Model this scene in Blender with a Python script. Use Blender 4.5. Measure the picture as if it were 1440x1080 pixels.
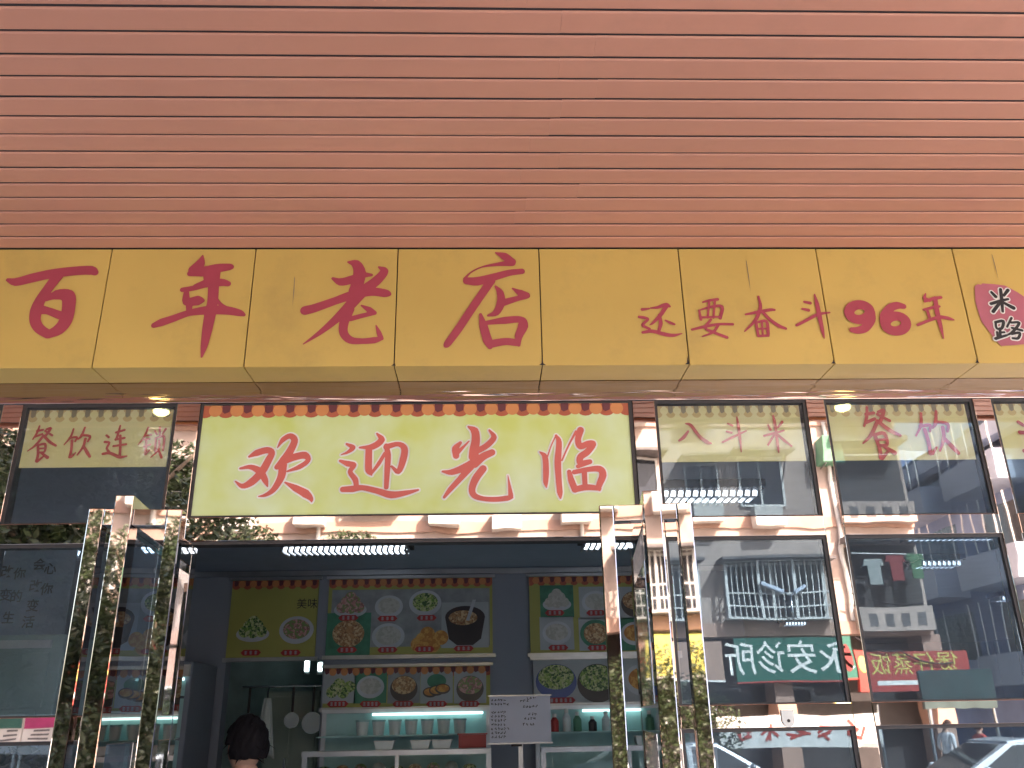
import bpy, bmesh, math, random
import numpy as np
from mathutils import Vector, Matrix

# ------------------------------------------------------------------ clear
for o in list(bpy.data.objects):
    bpy.data.objects.remove(o, do_unlink=True)
S = bpy.context.scene
COL = S.collection
RND = random.Random(7)
RAD = math.radians

# ------------------------------------------------------------------ camera
EYE = 1.55
F_PX, PITCH, YAW, ROLL = 1206.0, RAD(21.3), RAD(2.0), RAD(1.06)
Fv = Vector((math.sin(YAW) * math.cos(PITCH), math.cos(YAW) * math.cos(PITCH), math.sin(PITCH)))
R0 = Vector((math.cos(YAW), -math.sin(YAW), 0))
U0 = R0.cross(Fv)
Rv = R0 * math.cos(ROLL) - U0 * math.sin(ROLL)
Uv = U0 * math.cos(ROLL) + R0 * math.sin(ROLL)
cam_d = bpy.data.cameras.new('camera')
cam = bpy.data.objects.new('camera', cam_d)
COL.objects.link(cam)
cam_d.sensor_width = 36
cam_d.lens = F_PX / 1440 * 36
cam_d.clip_start = 0.05
cam_d.clip_end = 2000
m = Matrix((Rv, Uv, -Fv)).transposed().to_4x4()
m.translation = (0, 0, EYE)
cam.matrix_world = m
S.camera = cam

# ------------------------------------------------------------------ sky and sun
SUN_DIR = Vector((0.50, 0.65, 0.80)).normalized()      # towards the sun: right of the street, behind the shop
W = bpy.data.worlds.new('World')
S.world = W
W.use_nodes = True
nt = W.node_tree
nt.nodes.clear()
sky = nt.nodes.new('ShaderNodeTexSky')
sky.sky_type = 'NISHITA'
sky.sun_disc = False
sky.sun_elevation = math.asin(SUN_DIR.z)
sky.sun_rotation = math.atan2(SUN_DIR.x, SUN_DIR.y)
sky.air_density = 1.2
sky.dust_density = 4.0
sky.ozone_density = 1.0
bg = nt.nodes.new('ShaderNodeBackground')
bg.inputs['Strength'].default_value = 0.15
wo = nt.nodes.new('ShaderNodeOutputWorld')
nt.links.new(sky.outputs[0], bg.inputs[0])
nt.links.new(bg.outputs[0], wo.inputs[0])
sd = bpy.data.lights.new('sun', 'SUN')
sd.energy = 4.8
sd.angle = RAD(0.53)
sd.color = (1.0, 0.94, 0.86)
sun = bpy.data.objects.new('sun', sd)
COL.objects.link(sun)
sun.location = (8, 8, 14)
sun.rotation_euler = (-SUN_DIR).to_track_quat('-Z', 'Y').to_euler()
S.view_settings.view_transform = 'Standard'
S.view_settings.look = 'None'
S.view_settings.exposure = 2.7
S.view_settings.gamma = 1
S.view_settings.use_curve_mapping = False
S.render.engine = 'CYCLES'
S.cycles.max_bounces = 10
S.cycles.transparent_max_bounces = 16
S.cycles.sample_clamp_indirect = 6

# ------------------------------------------------------------------ materials
MATS = {}


def new_mat(name):
    mt = bpy.data.materials.new(name)
    mt.use_nodes = True
    n = mt.node_tree
    n.nodes.clear()
    out = n.nodes.new('ShaderNodeOutputMaterial')
    MATS[name] = mt
    return mt, n, out


def pbr(name, col, rough=0.5, metal=0.0, var=0.12, scale=6.0, bump=0.0, bscale=40.0, coat=0.0, detail=5.0, col2=None,
        stretch=(1, 1, 1), spec=0.5, dirt=0.0, dscale=3.0):
    mt, n, out = new_mat(name)
    L = n.links.new
    b = n.nodes.new('ShaderNodeBsdfPrincipled')
    b.inputs['Roughness'].default_value = rough
    b.inputs['Metallic'].default_value = metal
    b.inputs['Specular IOR Level'].default_value = spec
    if coat:
        b.inputs['Coat Weight'].default_value = coat
        b.inputs['Coat Roughness'].default_value = 0.12
    geo = n.nodes.new('ShaderNodeTexCoord')
    mp = n.nodes.new('ShaderNodeMapping')
    mp.inputs['Scale'].default_value = stretch
    L(geo.outputs['Object'], mp.inputs['Vector'])
    nz = n.nodes.new('ShaderNodeTexNoise')
    nz.inputs['Scale'].default_value = scale
    nz.inputs['Detail'].default_value = detail
    L(mp.outputs[0], nz.inputs['Vector'])
    rp = n.nodes.new('ShaderNodeValToRGB')
    c2 = col2 or tuple(min(1, c * (1 + var)) for c in col)
    c1 = col if col2 else tuple(c * (1 - var) for c in col)
    rp.color_ramp.elements[0].position = 0.32
    rp.color_ramp.elements[1].position = 0.68
    rp.color_ramp.elements[0].color = (*c1, 1)
    rp.color_ramp.elements[1].color = (*c2, 1)
    L(nz.outputs['Fac'], rp.inputs[0])
    src = rp.outputs[0]
    if dirt:
        n2 = n.nodes.new('ShaderNodeTexNoise')
        n2.inputs['Scale'].default_value = dscale
        n2.inputs['Detail'].default_value = 9
        n2.inputs['Roughness'].default_value = 0.7
        L(geo.outputs['Object'], n2.inputs['Vector'])
        r2 = n.nodes.new('ShaderNodeValToRGB')
        r2.color_ramp.elements[0].position = 0.52
        r2.color_ramp.elements[1].position = 0.75
        r2.color_ramp.elements[0].color = (0, 0, 0, 1)
        r2.color_ramp.elements[1].color = (dirt, dirt, dirt, 1)
        L(n2.outputs['Fac'], r2.inputs[0])
        mx = n.nodes.new('ShaderNodeMixRGB')
        mx.inputs['Color2'].default_value = (0.10, 0.085, 0.07, 1)
        L(r2.outputs[0], mx.inputs['Fac'])
        L(src, mx.inputs['Color1'])
        src = mx.outputs[0]
    L(src, b.inputs['Base Color'])
    if bump:
        nb = n.nodes.new('ShaderNodeTexNoise')
        nb.inputs['Scale'].default_value = bscale
        nb.inputs['Detail'].default_value = 2 if metal else 4
        L(mp.outputs[0], nb.inputs['Vector'])
        bp = n.nodes.new('ShaderNodeBump')
        bp.inputs['Strength'].default_value = bump
        bp.inputs['Distance'].default_value = 0.01
        L(nb.outputs['Fac'], bp.inputs['Height'])
        L(bp.outputs[0], b.inputs['Normal'])
    L(b.outputs[0], out.inputs[0])
    return mt


def emit(name, col, strength):
    mt, n, out = new_mat(name)
    e = n.nodes.new('ShaderNodeEmission')
    e.inputs[0].default_value = (*col, 1)
    e.inputs[1].default_value = strength
    n.links.new(e.outputs[0], out.inputs[0])
    return mt


def glass(name, tint, refl, gain=1.0, base=0.0, wob=0.012, veil=0.0):
    """single sheet of float glass: see-through with a Fresnel mirror on it"""
    mt, n, out = new_mat(name)
    L = n.links.new
    tr = n.nodes.new('ShaderNodeBsdfTransparent')
    tr.inputs[0].default_value = (*tint, 1)
    gl = n.nodes.new('ShaderNodeBsdfGlossy')
    gl.inputs[0].default_value = (*refl, 1)
    gl.inputs['Roughness'].default_value = 0.0
    tc = n.nodes.new('ShaderNodeTexCoord')
    nz = n.nodes.new('ShaderNodeTexNoise')
    nz.inputs['Scale'].default_value = 1.7
    nz.inputs['Detail'].default_value = 1
    L(tc.outputs['Object'], nz.inputs['Vector'])
    bp = n.nodes.new('ShaderNodeBump')
    bp.inputs['Strength'].default_value = wob
    bp.inputs['Distance'].default_value = 0.1
    L(nz.outputs['Fac'], bp.inputs['Height'])
    L(bp.outputs[0], gl.inputs['Normal'])
    fr = n.nodes.new('ShaderNodeFresnel')
    fr.inputs[0].default_value = 1.52
    ma = n.nodes.new('ShaderNodeMath')
    ma.operation = 'MULTIPLY_ADD'
    ma.inputs[1].default_value = gain
    ma.inputs[2].default_value = base
    ma.use_clamp = True
    L(fr.outputs[0], ma.inputs[0])
    mx = n.nodes.new('ShaderNodeMixShader')
    L(ma.outputs[0], mx.inputs[0])
    L(tr.outputs[0], mx.inputs[1])
    L(gl.outputs[0], mx.inputs[2])
    if veil:
        # haze painted as an uneven pale blue film, lifting the darks in the pane
        df = n.nodes.new('ShaderNodeBsdfDiffuse')
        df.inputs[0].default_value = (0.52, 0.60, 0.74, 1)
        n2 = n.nodes.new('ShaderNodeTexNoise')
        n2.inputs['Scale'].default_value = 5.0
        n2.inputs['Detail'].default_value = 8
        L(tc.outputs['Object'], n2.inputs['Vector'])
        mr = n.nodes.new('ShaderNodeMapRange')
        mr.inputs['From Min'].default_value = 0.3
        mr.inputs['From Max'].default_value = 0.7
        mr.inputs['To Min'].default_value = veil * 0.6
        mr.inputs['To Max'].default_value = veil * 1.4
        L(n2.outputs['Fac'], mr.inputs['Value'])
        m2 = n.nodes.new('ShaderNodeMixShader')
        L(mr.outputs[0], m2.inputs[0])
        L(mx.outputs[0], m2.inputs[1])
        L(df.outputs[0], m2.inputs[2])
        mx = m2
    L(mx.outputs[0], out.inputs[0])
    return mt


def food(name, cols, scale=60):
    mt, n, out = new_mat(name)
    L = n.links.new
    b = n.nodes.new('ShaderNodeBsdfPrincipled')
    b.inputs['Roughness'].default_value = 0.45
    tc = n.nodes.new('ShaderNodeTexCoord')
    vo = n.nodes.new('ShaderNodeTexVoronoi')
    vo.feature = 'SMOOTH_F1'
    vo.inputs['Smoothness'].default_value = 0.25
    vo.inputs['Scale'].default_value = scale * 1.25
    L(tc.outputs['Object'], vo.inputs['Vector'])
    nz = n.nodes.new('ShaderNodeTexNoise')
    nz.inputs['Scale'].default_value = scale * 1.1
    nz.inputs['Detail'].default_value = 4
    L(tc.outputs['Object'], nz.inputs['Vector'])
    sp = n.nodes.new('ShaderNodeSeparateColor')
    mxc = n.nodes.new('ShaderNodeMixRGB')
    mxc.inputs['Fac'].default_value = 0.5
    L(vo.outputs['Color'], mxc.inputs['Color1'])
    L(nz.outputs['Color'], mxc.inputs['Color2'])
    L(mxc.outputs[0], sp.inputs[0])
    rp = n.nodes.new('ShaderNodeValToRGB')
    rp.color_ramp.interpolation = 'LINEAR'
    while len(rp.color_ramp.elements) < len(cols):
        rp.color_ramp.elements.new(0.5)
    for i, c in enumerate(cols):
        rp.color_ramp.elements[i].position = 0.25 + 0.5 * i / len(cols)
        rp.color_ramp.elements[i].color = (*c, 1)
    L(sp.outputs[0], rp.inputs[0])
    L(rp.outputs[0], b.inputs['Base Color'])
    L(b.outputs[0], out.inputs[0])
    return mt


pbr('slat_orange', (0.56, 0.262, 0.185), 0.40, var=0.07, scale=1.3, bump=0.03, bscale=60, dirt=0.16, dscale=2.6)
pbr('backing_black', (0.035, 0.028, 0.032), 0.8)
pbr('sign_yellow', (0.58, 0.40, 0.11), 0.38, var=0.07, scale=1.6, dirt=0.22, dscale=2.8)
pbr('letter_red', (0.38, 0.055, 0.085), 0.42, var=0.06, scale=9)
pbr('logo_pink', (0.44, 0.13, 0.17), 0.45, var=0.1)
pbr('ink_black', (0.02, 0.02, 0.022), 0.5)
pbr('ink_white', (0.75, 0.74, 0.70), 0.5)
pbr('rose_steel', (0.54, 0.455, 0.42), 0.014, metal=1.0, var=0.08, scale=5, bump=0.04, bscale=3.6, dirt=0.10, dscale=9)
pbr('rose_handle', (0.52, 0.44, 0.405), 0.02, metal=1.0, var=0.08, scale=8, bump=0.022, bscale=7.0, stretch=(1, 1, 0.4), dirt=0.22, dscale=14)
pbr('rose_beam', (0.50, 0.40, 0.38), 0.05, metal=1.0, var=0.05, scale=3, bump=0.22, bscale=5.0, stretch=(0.5, 1, 9), dirt=0.12, dscale=8)
pbr('gasket', (0.035, 0.03, 0.032), 0.55)
pbr('welcome_green', (0.55, 0.62, 0.17), 0.40, scale=4.5, col2=(0.62, 0.72, 0.44), detail=3)
pbr('welcome_red', (0.56, 0.11, 0.09), 0.42, var=0.06)
pbr('awning_orange', (0.58, 0.23, 0.08), 0.5, var=0.1)
pbr('awning_rust', (0.42, 0.10, 0.05), 0.5, var=0.1)
pbr('awning_maroon', (0.13, 0.03, 0.04), 0.5, var=0.1)
pbr('small_yellow', (0.86, 0.81, 0.38), 0.5, scale=6, col2=(0.88, 0.85, 0.54), detail=3)
pbr('small_red', (0.62, 0.10, 0.09), 0.5)
pbr('pale_awning', (0.68, 0.54, 0.24), 0.5)
pbr('pale_awning_dark', (0.30, 0.27, 0.17), 0.5)
glass('window_glass', (0.985, 0.99, 0.99), (0.66, 0.84, 1.0), 1.4, 0.03, veil=0.035)
glass('tinted_glass', (0.46, 0.54, 0.60), (0.62, 0.82, 1.0), 2.4, 0.02, veil=0.05)
glass('door_glass', (0.60, 0.66, 0.70), (0.70, 0.85, 1.0), 0.7, 0.0, veil=0.05)
glass('case_glass', (0.90, 0.96, 0.96), (0.9, 1, 1), 1.0)
# interior
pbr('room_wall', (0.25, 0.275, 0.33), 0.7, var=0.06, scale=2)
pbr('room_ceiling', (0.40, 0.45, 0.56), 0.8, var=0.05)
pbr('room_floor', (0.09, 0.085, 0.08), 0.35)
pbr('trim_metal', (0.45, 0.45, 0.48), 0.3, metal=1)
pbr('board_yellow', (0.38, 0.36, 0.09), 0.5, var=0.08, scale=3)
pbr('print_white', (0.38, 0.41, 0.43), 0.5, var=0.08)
pbr('print_green', (0.05, 0.20, 0.12), 0.5, var=0.3, scale=12)
pbr('print_grey', (0.26, 0.28, 0.29), 0.5, var=0.25, scale=9)
pbr('caption_red', (0.42, 0.03, 0.03), 0.5)
pbr('bowl_dark', (0.04, 0.03, 0.035), 0.3)
pbr('bowl_white', (0.48, 0.51, 0.55), 0.3)
pbr('bowl_blue', (0.06, 0.10, 0.30), 0.3)
food('food_green', [(0.10, 0.22, 0.04), (0.30, 0.42, 0.10), (0.60, 0.62, 0.34), (0.05, 0.12, 0.03)])
food('food_brown', [(0.30, 0.14, 0.06), (0.50, 0.28, 0.12), (0.18, 0.07, 0.03), (0.62, 0.45, 0.25)])
food('food_white', [(0.46, 0.46, 0.42), (0.38, 0.38, 0.34), (0.50, 0.50, 0.47)], 40)
food('food_orange', [(0.62, 0.30, 0.06), (0.70, 0.40, 0.10), (0.5, 0.2, 0.04)], 40)
food('food_pink', [(0.50, 0.22, 0.20), (0.62, 0.40, 0.34), (0.30, 0.10, 0.12), (0.2, 0.3, 0.1)])
pbr('case_panel', (0.40, 0.62, 0.62), 0.5)
pbr('case_frame', (0.55, 0.57, 0.62), 0.35, metal=0.6)
pbr('tub_white', (0.70, 0.76, 0.74), 0.4)
pbr('tray_red', (0.45, 0.04, 0.04), 0.4)
pbr('paper_lilac', (0.62, 0.64, 0.74), 0.6, var=0.05)
pbr('fridge_green', (0.42, 0.52, 0.46), 0.3, var=0.06)
pbr('carton', (0.70, 0.66, 0.60), 0.7)
pbr('carton_magenta', (0.42, 0.03, 0.14), 0.6)
pbr('scroll_blue', (0.36, 0.42, 0.50), 0.8, var=0.06, scale=3)
pbr('kitchen_wall', (0.45, 0.58, 0.58), 0.5)
pbr('steel', (0.45, 0.48, 0.50), 0.25, metal=1)
pbr('skin', (0.50, 0.30, 0.22), 0.5, var=0.05)
pbr('hair', (0.012, 0.010, 0.012), 0.75, spec=0.12, var=0.3, scale=60, bump=0.3, bscale=90, stretch=(1, 1, 0.15))
pbr('shirt_dark', (0.05, 0.06, 0.09), 0.8)
pbr('shirt_white', (0.70, 0.72, 0.75), 0.8)
pbr('shirt_red', (0.50, 0.07, 0.06), 0.8)
pbr('trousers', (0.03, 0.035, 0.05), 0.8)
emit('tube_light', (0.78, 0.90, 1.0), 0.8)
emit('case_light', (0.62, 1.0, 0.97), 0.45)
emit('kitchen_light', (0.75, 1.0, 0.97), 2.5)
emit('bulb_warm', (1.0, 0.74, 0.24), 7.0)
emit('sign_purple', (0.20, 0.12, 1.0), 1.2)
# outside
pbr('asphalt', (0.06, 0.06, 0.062), 0.9, var=0.2, scale=3, bump=0.3, bscale=120)
pbr('paving', (0.46, 0.43, 0.39), 0.8, var=0.15, scale=2)
pbr('paint_white', (0.60, 0.60, 0.58), 0.7)
pbr('wall_tan', (0.40, 0.32, 0.28), 0.8, var=0.10, scale=1.2, dirt=0.35, dscale=0.9)
pbr('wall_peach', (0.40, 0.26, 0.205), 0.8, var=0.08, scale=1.5, dirt=0.25, dscale=1.0)
pbr('concrete_dark', (0.13, 0.12, 0.12), 0.85, var=0.25)
pbr('pane_dark', (0.03, 0.035, 0.045), 0.08, var=0.1)
pbr('grille_white', (0.62, 0.62, 0.60), 0.5)
pbr('ac_white', (0.58, 0.56, 0.52), 0.6, var=0.12)
pbr('clinic_green', (0.015, 0.11, 0.08), 0.5, var=0.06)
pbr('board_teal', (0.03, 0.055, 0.055), 0.5, var=0.3, scale=2)
pbr('shop_red', (0.36, 0.045, 0.035), 0.5, var=0.08)
pbr('shop_yellow', (0.55, 0.50, 0.12), 0.5)
pbr('shop_dark', (0.04, 0.035, 0.035), 0.6)
pbr('wall_blue', (0.20, 0.27, 0.42), 0.8, var=0.12, scale=1)
pbr('wall_bluepale', (0.50, 0.56, 0.66), 0.8, var=0.12, scale=1)
pbr('awning_green', (0.10, 0.26, 0.16), 0.6)
pbr('bark', (0.10, 0.075, 0.05), 0.9, var=0.3, scale=8, bump=0.6, bscale=14, stretch=(1, 1, 0.25))
pbr('leaf', (0.020, 0.034, 0.013), 0.4, scale=3.0, col2=(0.050, 0.072, 0.026))
pbr('car_white', (0.75, 0.76, 0.78), 0.25, coat=0.8, var=0.03)
pbr('car_silver', (0.35, 0.36, 0.38), 0.3, metal=0.6, coat=0.6)
pbr('car_red', (0.40, 0.04, 0.03), 0.3, coat=0.8)
pbr('car_glass', (0.02, 0.024, 0.03), 0.05)
pbr('rubber', (0.02, 0.02, 0.02), 0.8)
pbr('cloth_red', (0.20, 0.04, 0.04), 0.9)
pbr('cloth_green', (0.07, 0.15, 0.08), 0.9)
pbr('cloth_pale', (0.26, 0.28, 0.27), 0.9)
pbr('shop_wall', (0.55, 0.40, 0.30), 0.8)


# ------------------------------------------------------------------ geometry helpers
class MB:
    def __init__(self):
        self.v, self.f, self.mi = [], [], []

    def add(self, vs, fs, mi=0):
        n = len(self.v)
        self.v += [tuple(p) for p in vs]
        self.f += [tuple(i + n for i in q) for q in fs]
        self.mi += [mi] * len(fs)
        return self

    def box(self, x0, x1, y0, y1, z0, z1, mi=0):
        return self.add([(x0, y0, z0), (x1, y0, z0), (x1, y1, z0), (x0, y1, z0), (x0, y0, z1), (x1, y0, z1), (x1, y1, z1), (x0, y1, z1)],
                        [(3, 2, 1, 0), (4, 5, 6, 7), (0, 1, 5, 4), (1, 2, 6, 5), (2, 3, 7, 6), (3, 0, 4, 7)], mi)

    def bar(self, a, b, w, h, mi=0):
        """rectangular bar between two points, w across (horizontal), h the other way"""
        a, b = Vector(a), Vector(b)
        d = (b - a).normalized()
        up = Vector((0, 0, 1)) if abs(d.z) < 0.95 else Vector((0, 1, 0))
        s = d.cross(up).normalized() * w / 2
        t = s.cross(d).normalized() * h / 2
        vs = [p + i * s + j * t for p in (a, b) for i, j in ((-1, -1), (1, -1), (1, 1), (-1, 1))]
        return self.add(vs, [(3, 2, 1, 0), (4, 5, 6, 7), (0, 1, 5, 4), (1, 2, 6, 5), (2, 3, 7, 6), (3, 0, 4, 7)], mi)

    def tube(self, pts, rad, n=8, mi=0, cap=True):
        pts = [Vector(p) for p in pts]
        rad = rad if isinstance(rad, (list, tuple)) else [rad] * len(pts)
        vs, fs = [], []
        ref = Vector((0.31, 0.95, 0.05))
        for i, p in enumerate(pts):
            d = (pts[min(i + 1, len(pts) - 1)] - pts[max(i - 1, 0)]).normalized()
            s = d.cross(ref)
            if s.length < 0.05:
                s = d.cross(Vector((1, 0, 0)))
            s.normalize()
            t = d.cross(s)
            for k in range(n):
                a = 2 * math.pi * k / n
                vs.append(p + (s * math.cos(a) + t * math.sin(a)) * rad[i])
        for i in range(len(pts) - 1):
            for k in range(n):
                k2 = (k + 1) % n
                fs.append((i * n + k, i * n + k2, (i + 1) * n + k2, (i + 1) * n + k))
        if cap:
            fs.append(tuple(range(n))[::-1])
            fs.append(tuple((len(pts) - 1) * n + k for k in range(n)))
        return self.add(vs, fs, mi)

    def disc(self, cx, cz, y, rx, rz, n=28, mi=0, a0=0, a1=2 * math.pi):
        vs = [(cx + rx * math.cos(a0 + (a1 - a0) * k / n), y, cz + rz * math.sin(a0 + (a1 - a0) * k / n)) for k in range(n + (0 if a1 - a0 > 6.28 else 1))]
        return self.add(vs, [tuple(range(len(vs)))], mi)

    def poly(self, pts, y, mi=0):
        return self.add([(x, y, z) for x, z in pts], [tuple(range(len(pts)))], mi)

    def rect(self, x0, x1, z0, z1, y, mi=0):
        return self.poly([(x0, z0), (x1, z0), (x1, z1), (x0, z1)], y, mi)

    def prism(self, pts, y0, y1, mi=0):
        """closed x-z outline pushed along y"""
        n = len(pts)
        vs = [(x, y0, z) for x, z in pts] + [(x, y1, z) for x, z in pts]
        fs = [tuple(range(n)), tuple(range(2 * n - 1, n - 1, -1))]
        fs += [(i, i + n, (i + 1) % n + n, (i + 1) % n) for i in range(n)]
        return self.add(vs, fs, mi)

    def sphere(self, c, r, nu=14, nv=9, mi=0):
        r = r if isinstance(r, (tuple, list)) else (r, r, r)
        vs = [(c[0], c[1], c[2] - r[2])]
        for j in range(1, nv):
            ph = -math.pi / 2 + math.pi * j / nv
            for i in range(nu):
                a = 2 * math.pi * i / nu
                vs.append((c[0] + r[0] * math.cos(ph) * math.cos(a), c[1] + r[1] * math.cos(ph) * math.sin(a), c[2] + r[2] * math.sin(ph)))
        vs.append((c[0], c[1], c[2] + r[2]))
        fs = [(0, 1 + (i + 1) % nu, 1 + i) for i in range(nu)]
        for j in range(nv - 2):
            for i in range(nu):
                a, b = 1 + j * nu + i, 1 + j * nu + (i + 1) % nu
                fs.append((a, b, b + nu, a + nu))
        k = len(vs) - 1
        fs += [(k, 1 + (nv - 2) * nu + i, 1 + (nv - 2) * nu + (i + 1) % nu) for i in range(nu)]
        return self.add(vs, fs, mi)


def origin(o):
    v = Vector((0, 0, 0))
    while o is not None:
        v += o.location
        o = o.parent
    return v


def build(name, mb, mat, parent=None, bevel=0.0, smooth=False, local=False, fixn=True):
    """link the collected shapes as ONE mesh object; coordinates are world ones unless local"""
    me = bpy.data.meshes.new(name)
    off = Vector((0, 0, 0)) if (local or parent is None) else origin(parent)
    vs = mb.v if off.length == 0 else [(x - off.x, y - off.y, z - off.z) for x, y, z in mb.v]
    me.from_pydata(vs, [], mb.f)
    mats = mat if isinstance(mat, (list, tuple)) else [mat]
    for q in mats:
        me.materials.append(MATS[q])
    me.polygons.foreach_set('material_index', mb.mi)
    if fixn or bevel:
        bm = bmesh.new()
        bm.from_mesh(me)
        if fixn:
            bmesh.ops.recalc_face_normals(bm, faces=bm.faces)
        if bevel:
            bmesh.ops.bevel(bm, geom=bm.edges[:], offset=bevel, segments=2, affect='EDGES', profile=0.5)
        bm.to_mesh(me)
        bm.free()
    if smooth:
        me.polygons.foreach_set('use_smooth', [True] * len(me.polygons))
    me.update()
    o = bpy.data.objects.new(name, me)
    COL.objects.link(o)
    if parent is not None:
        o.parent = parent
    return o


def recentre(o):
    """put a single-mesh thing's origin at its base"""
    bb = [Vector(c) for c in o.bound_box]
    c = sum(bb, Vector()) / 8
    c.z = min(p.z for p in bb)
    o.data.transform(Matrix.Translation(-c))
    o.location = c
    return o


def tag(o, label=None, cat=None, group=None, kind=None):
    if label:
        o['label'] = label
    if cat:
        o['category'] = cat
    if group:
        o['group'] = group
    if kind:
        o['kind'] = kind
    return o


def thing(name, label, cat, loc=(0, 0, 0), group=None, rz=0):
    o = bpy.data.objects.new(name, None)
    o.empty_display_size = 0.1
    COL.objects.link(o)
    o.location = loc
    o.rotation_euler = (0, 0, rz)
    return tag(o, label, cat, group)


def struct(name, mb, mat, bevel=0):
    return tag(build(name, mb, mat, bevel=bevel), kind='structure')


def copy_tree(o, parent=None):
    c = o.copy()
    COL.objects.link(c)
    c.parent = parent
    for ch in list(o.children):
        copy_tree(ch, c)
    return c


def at_y(px, py, Y):
    d = Fv + Rv * ((px - 720) / F_PX) + Uv * ((540 - py) / F_PX)
    t = Y / d.y
    return d.x * t, EYE + d.z * t


# ------------------------------------------------------------------ brush lettering
def brush_mesh(strokes, cell, grow=0.0):
    """union of tapered brush strokes [(u, v, r), ...] as one flat filled outline (marching squares)"""
    segs = []
    for st in strokes:
        P = [np.array(p, float) for p in st]
        if len(P) == 1:
            segs.append((P[0], P[0]))
            continue
        E_ = [2 * P[0] - P[1]] + P + [2 * P[-1] - P[-2]]
        pts = []
        for i in range(1, len(E_) - 2):
            a, b, c, d = E_[i - 1], E_[i], E_[i + 1], E_[i + 2]
            for t in (0, 0.25, 0.5, 0.75):
                q = 0.5 * (2 * b + (c - a) * t + (2 * a - 5 * b + 4 * c - d) * t * t + (3 * b - a - 3 * c + d) * t ** 3)
                q[2] = b[2] * (1 - t) + c[2] * t
                pts.append(q)
        pts.append(P[-1])
        segs += list(zip(pts[:-1], pts[1:]))
    A = np.array([s[0] for s in segs])
    B = np.array([s[1] for s in segs])
    pad = max(A[:, 2].max(), B[:, 2].max()) + grow + 2 * cell
    lo = np.minimum(A[:, :2].min(0), B[:, :2].min(0)) - pad
    hi = np.maximum(A[:, :2].max(0), B[:, :2].max(0)) + pad
    nx, ny = (np.ceil((hi - lo) / cell)).astype(int) + 1
    X, Y = np.meshgrid(lo[0] + cell * np.arange(nx), lo[1] + cell * np.arange(ny), indexing='ij')
    D = np.full(X.shape, 1e9)
    for a, b in zip(A, B):
        ab = b[:2] - a[:2]
        l2 = ab @ ab
        t = np.clip(((X - a[0]) * ab[0] + (Y - a[1]) * ab[1]) / l2, 0, 1) if l2 > 1e-12 else 0 * X
        D = np.minimum(D, np.hypot(X - a[0] - t * ab[0], Y - a[1] - t * ab[1]) - (a[2] * (1 - t) + b[2] * t))
    D -= grow
    vs, fs = [], []
    ins = D < 0
    full = ins[:-1, :-1] & ins[1:, :-1] & ins[1:, 1:] & ins[:-1, 1:]
    part = (ins[:-1, :-1] | ins[1:, :-1] | ins[1:, 1:] | ins[:-1, 1:]) & ~full
    for j in range(ny - 1):
        row = full[:, j]
        i = 0
        while i < nx - 1:
            if row[i]:
                k = i
                while k < nx - 1 and row[k]:
                    k += 1
                n = len(vs)
                y0, y1 = Y[0, j], Y[0, j + 1]
                vs += [(X[i, 0], y0), (X[k, 0], y0), (X[k, 0], y1), (X[i, 0], y1)]
                fs.append((n, n + 1, n + 2, n + 3))
                i = k
            i += 1
    for i, j in zip(*np.nonzero(part)):
        cs = [(i, j), (i + 1, j), (i + 1, j + 1), (i, j + 1)]
        out = []
        for q in range(4):
            a, b = cs[q], cs[(q + 1) % 4]
            da, db = D[a], D[b]
            if da < 0:
                out.append((X[a], Y[a]))
            if (da < 0) != (db < 0):
                t = da / (da - db)
                out.append((X[a] + t * (X[b] - X[a]), Y[a] + t * (Y[b] - Y[a])))
        if len(out) >= 3:
            n = len(vs)
            vs += out
            fs.append(tuple(range(n, n + len(out))))
    return vs, fs


CROPS = {'A': (0, 340, 3.6), 'B': (360, 340, 3.6), 'C': (720, 340, 4.0), 'D': (1080, 340, 4.0), 'W1': (260, 560, 1440 / 340),
         'W2': (560, 560, 1440 / 340), 'S1': (0, 540, 4.5), 'S2': (840, 540, 4.5), 'S3': (1120, 540, 4.5)}


def on_plane(strokes, crop, Y):
    """strokes measured on the sign -> metres on the sign's own plane"""
    ox, oy, s = CROPS[crop]
    out = []
    for st in strokes:
        q = []
        for x, y, r in st:
            u, v = at_y(ox + x / s, oy + y / s, Y)
            u2, v2 = at_y(ox + x / s + 1, oy + y / s, Y)
            q.append((u, v, r / s * math.hypot(u2 - u, v2 - v)))
        out.append(q)
    return out


def character(strokes, y, cell, mat, parent, name='character', grow=0.0):
    vs, fs = brush_mesh(strokes, cell, grow)
    mb = MB()
    mb.add([(u, y, v) for u, v in vs], fs)
    return build(name, mb, mat, parent, fixn=False)


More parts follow.
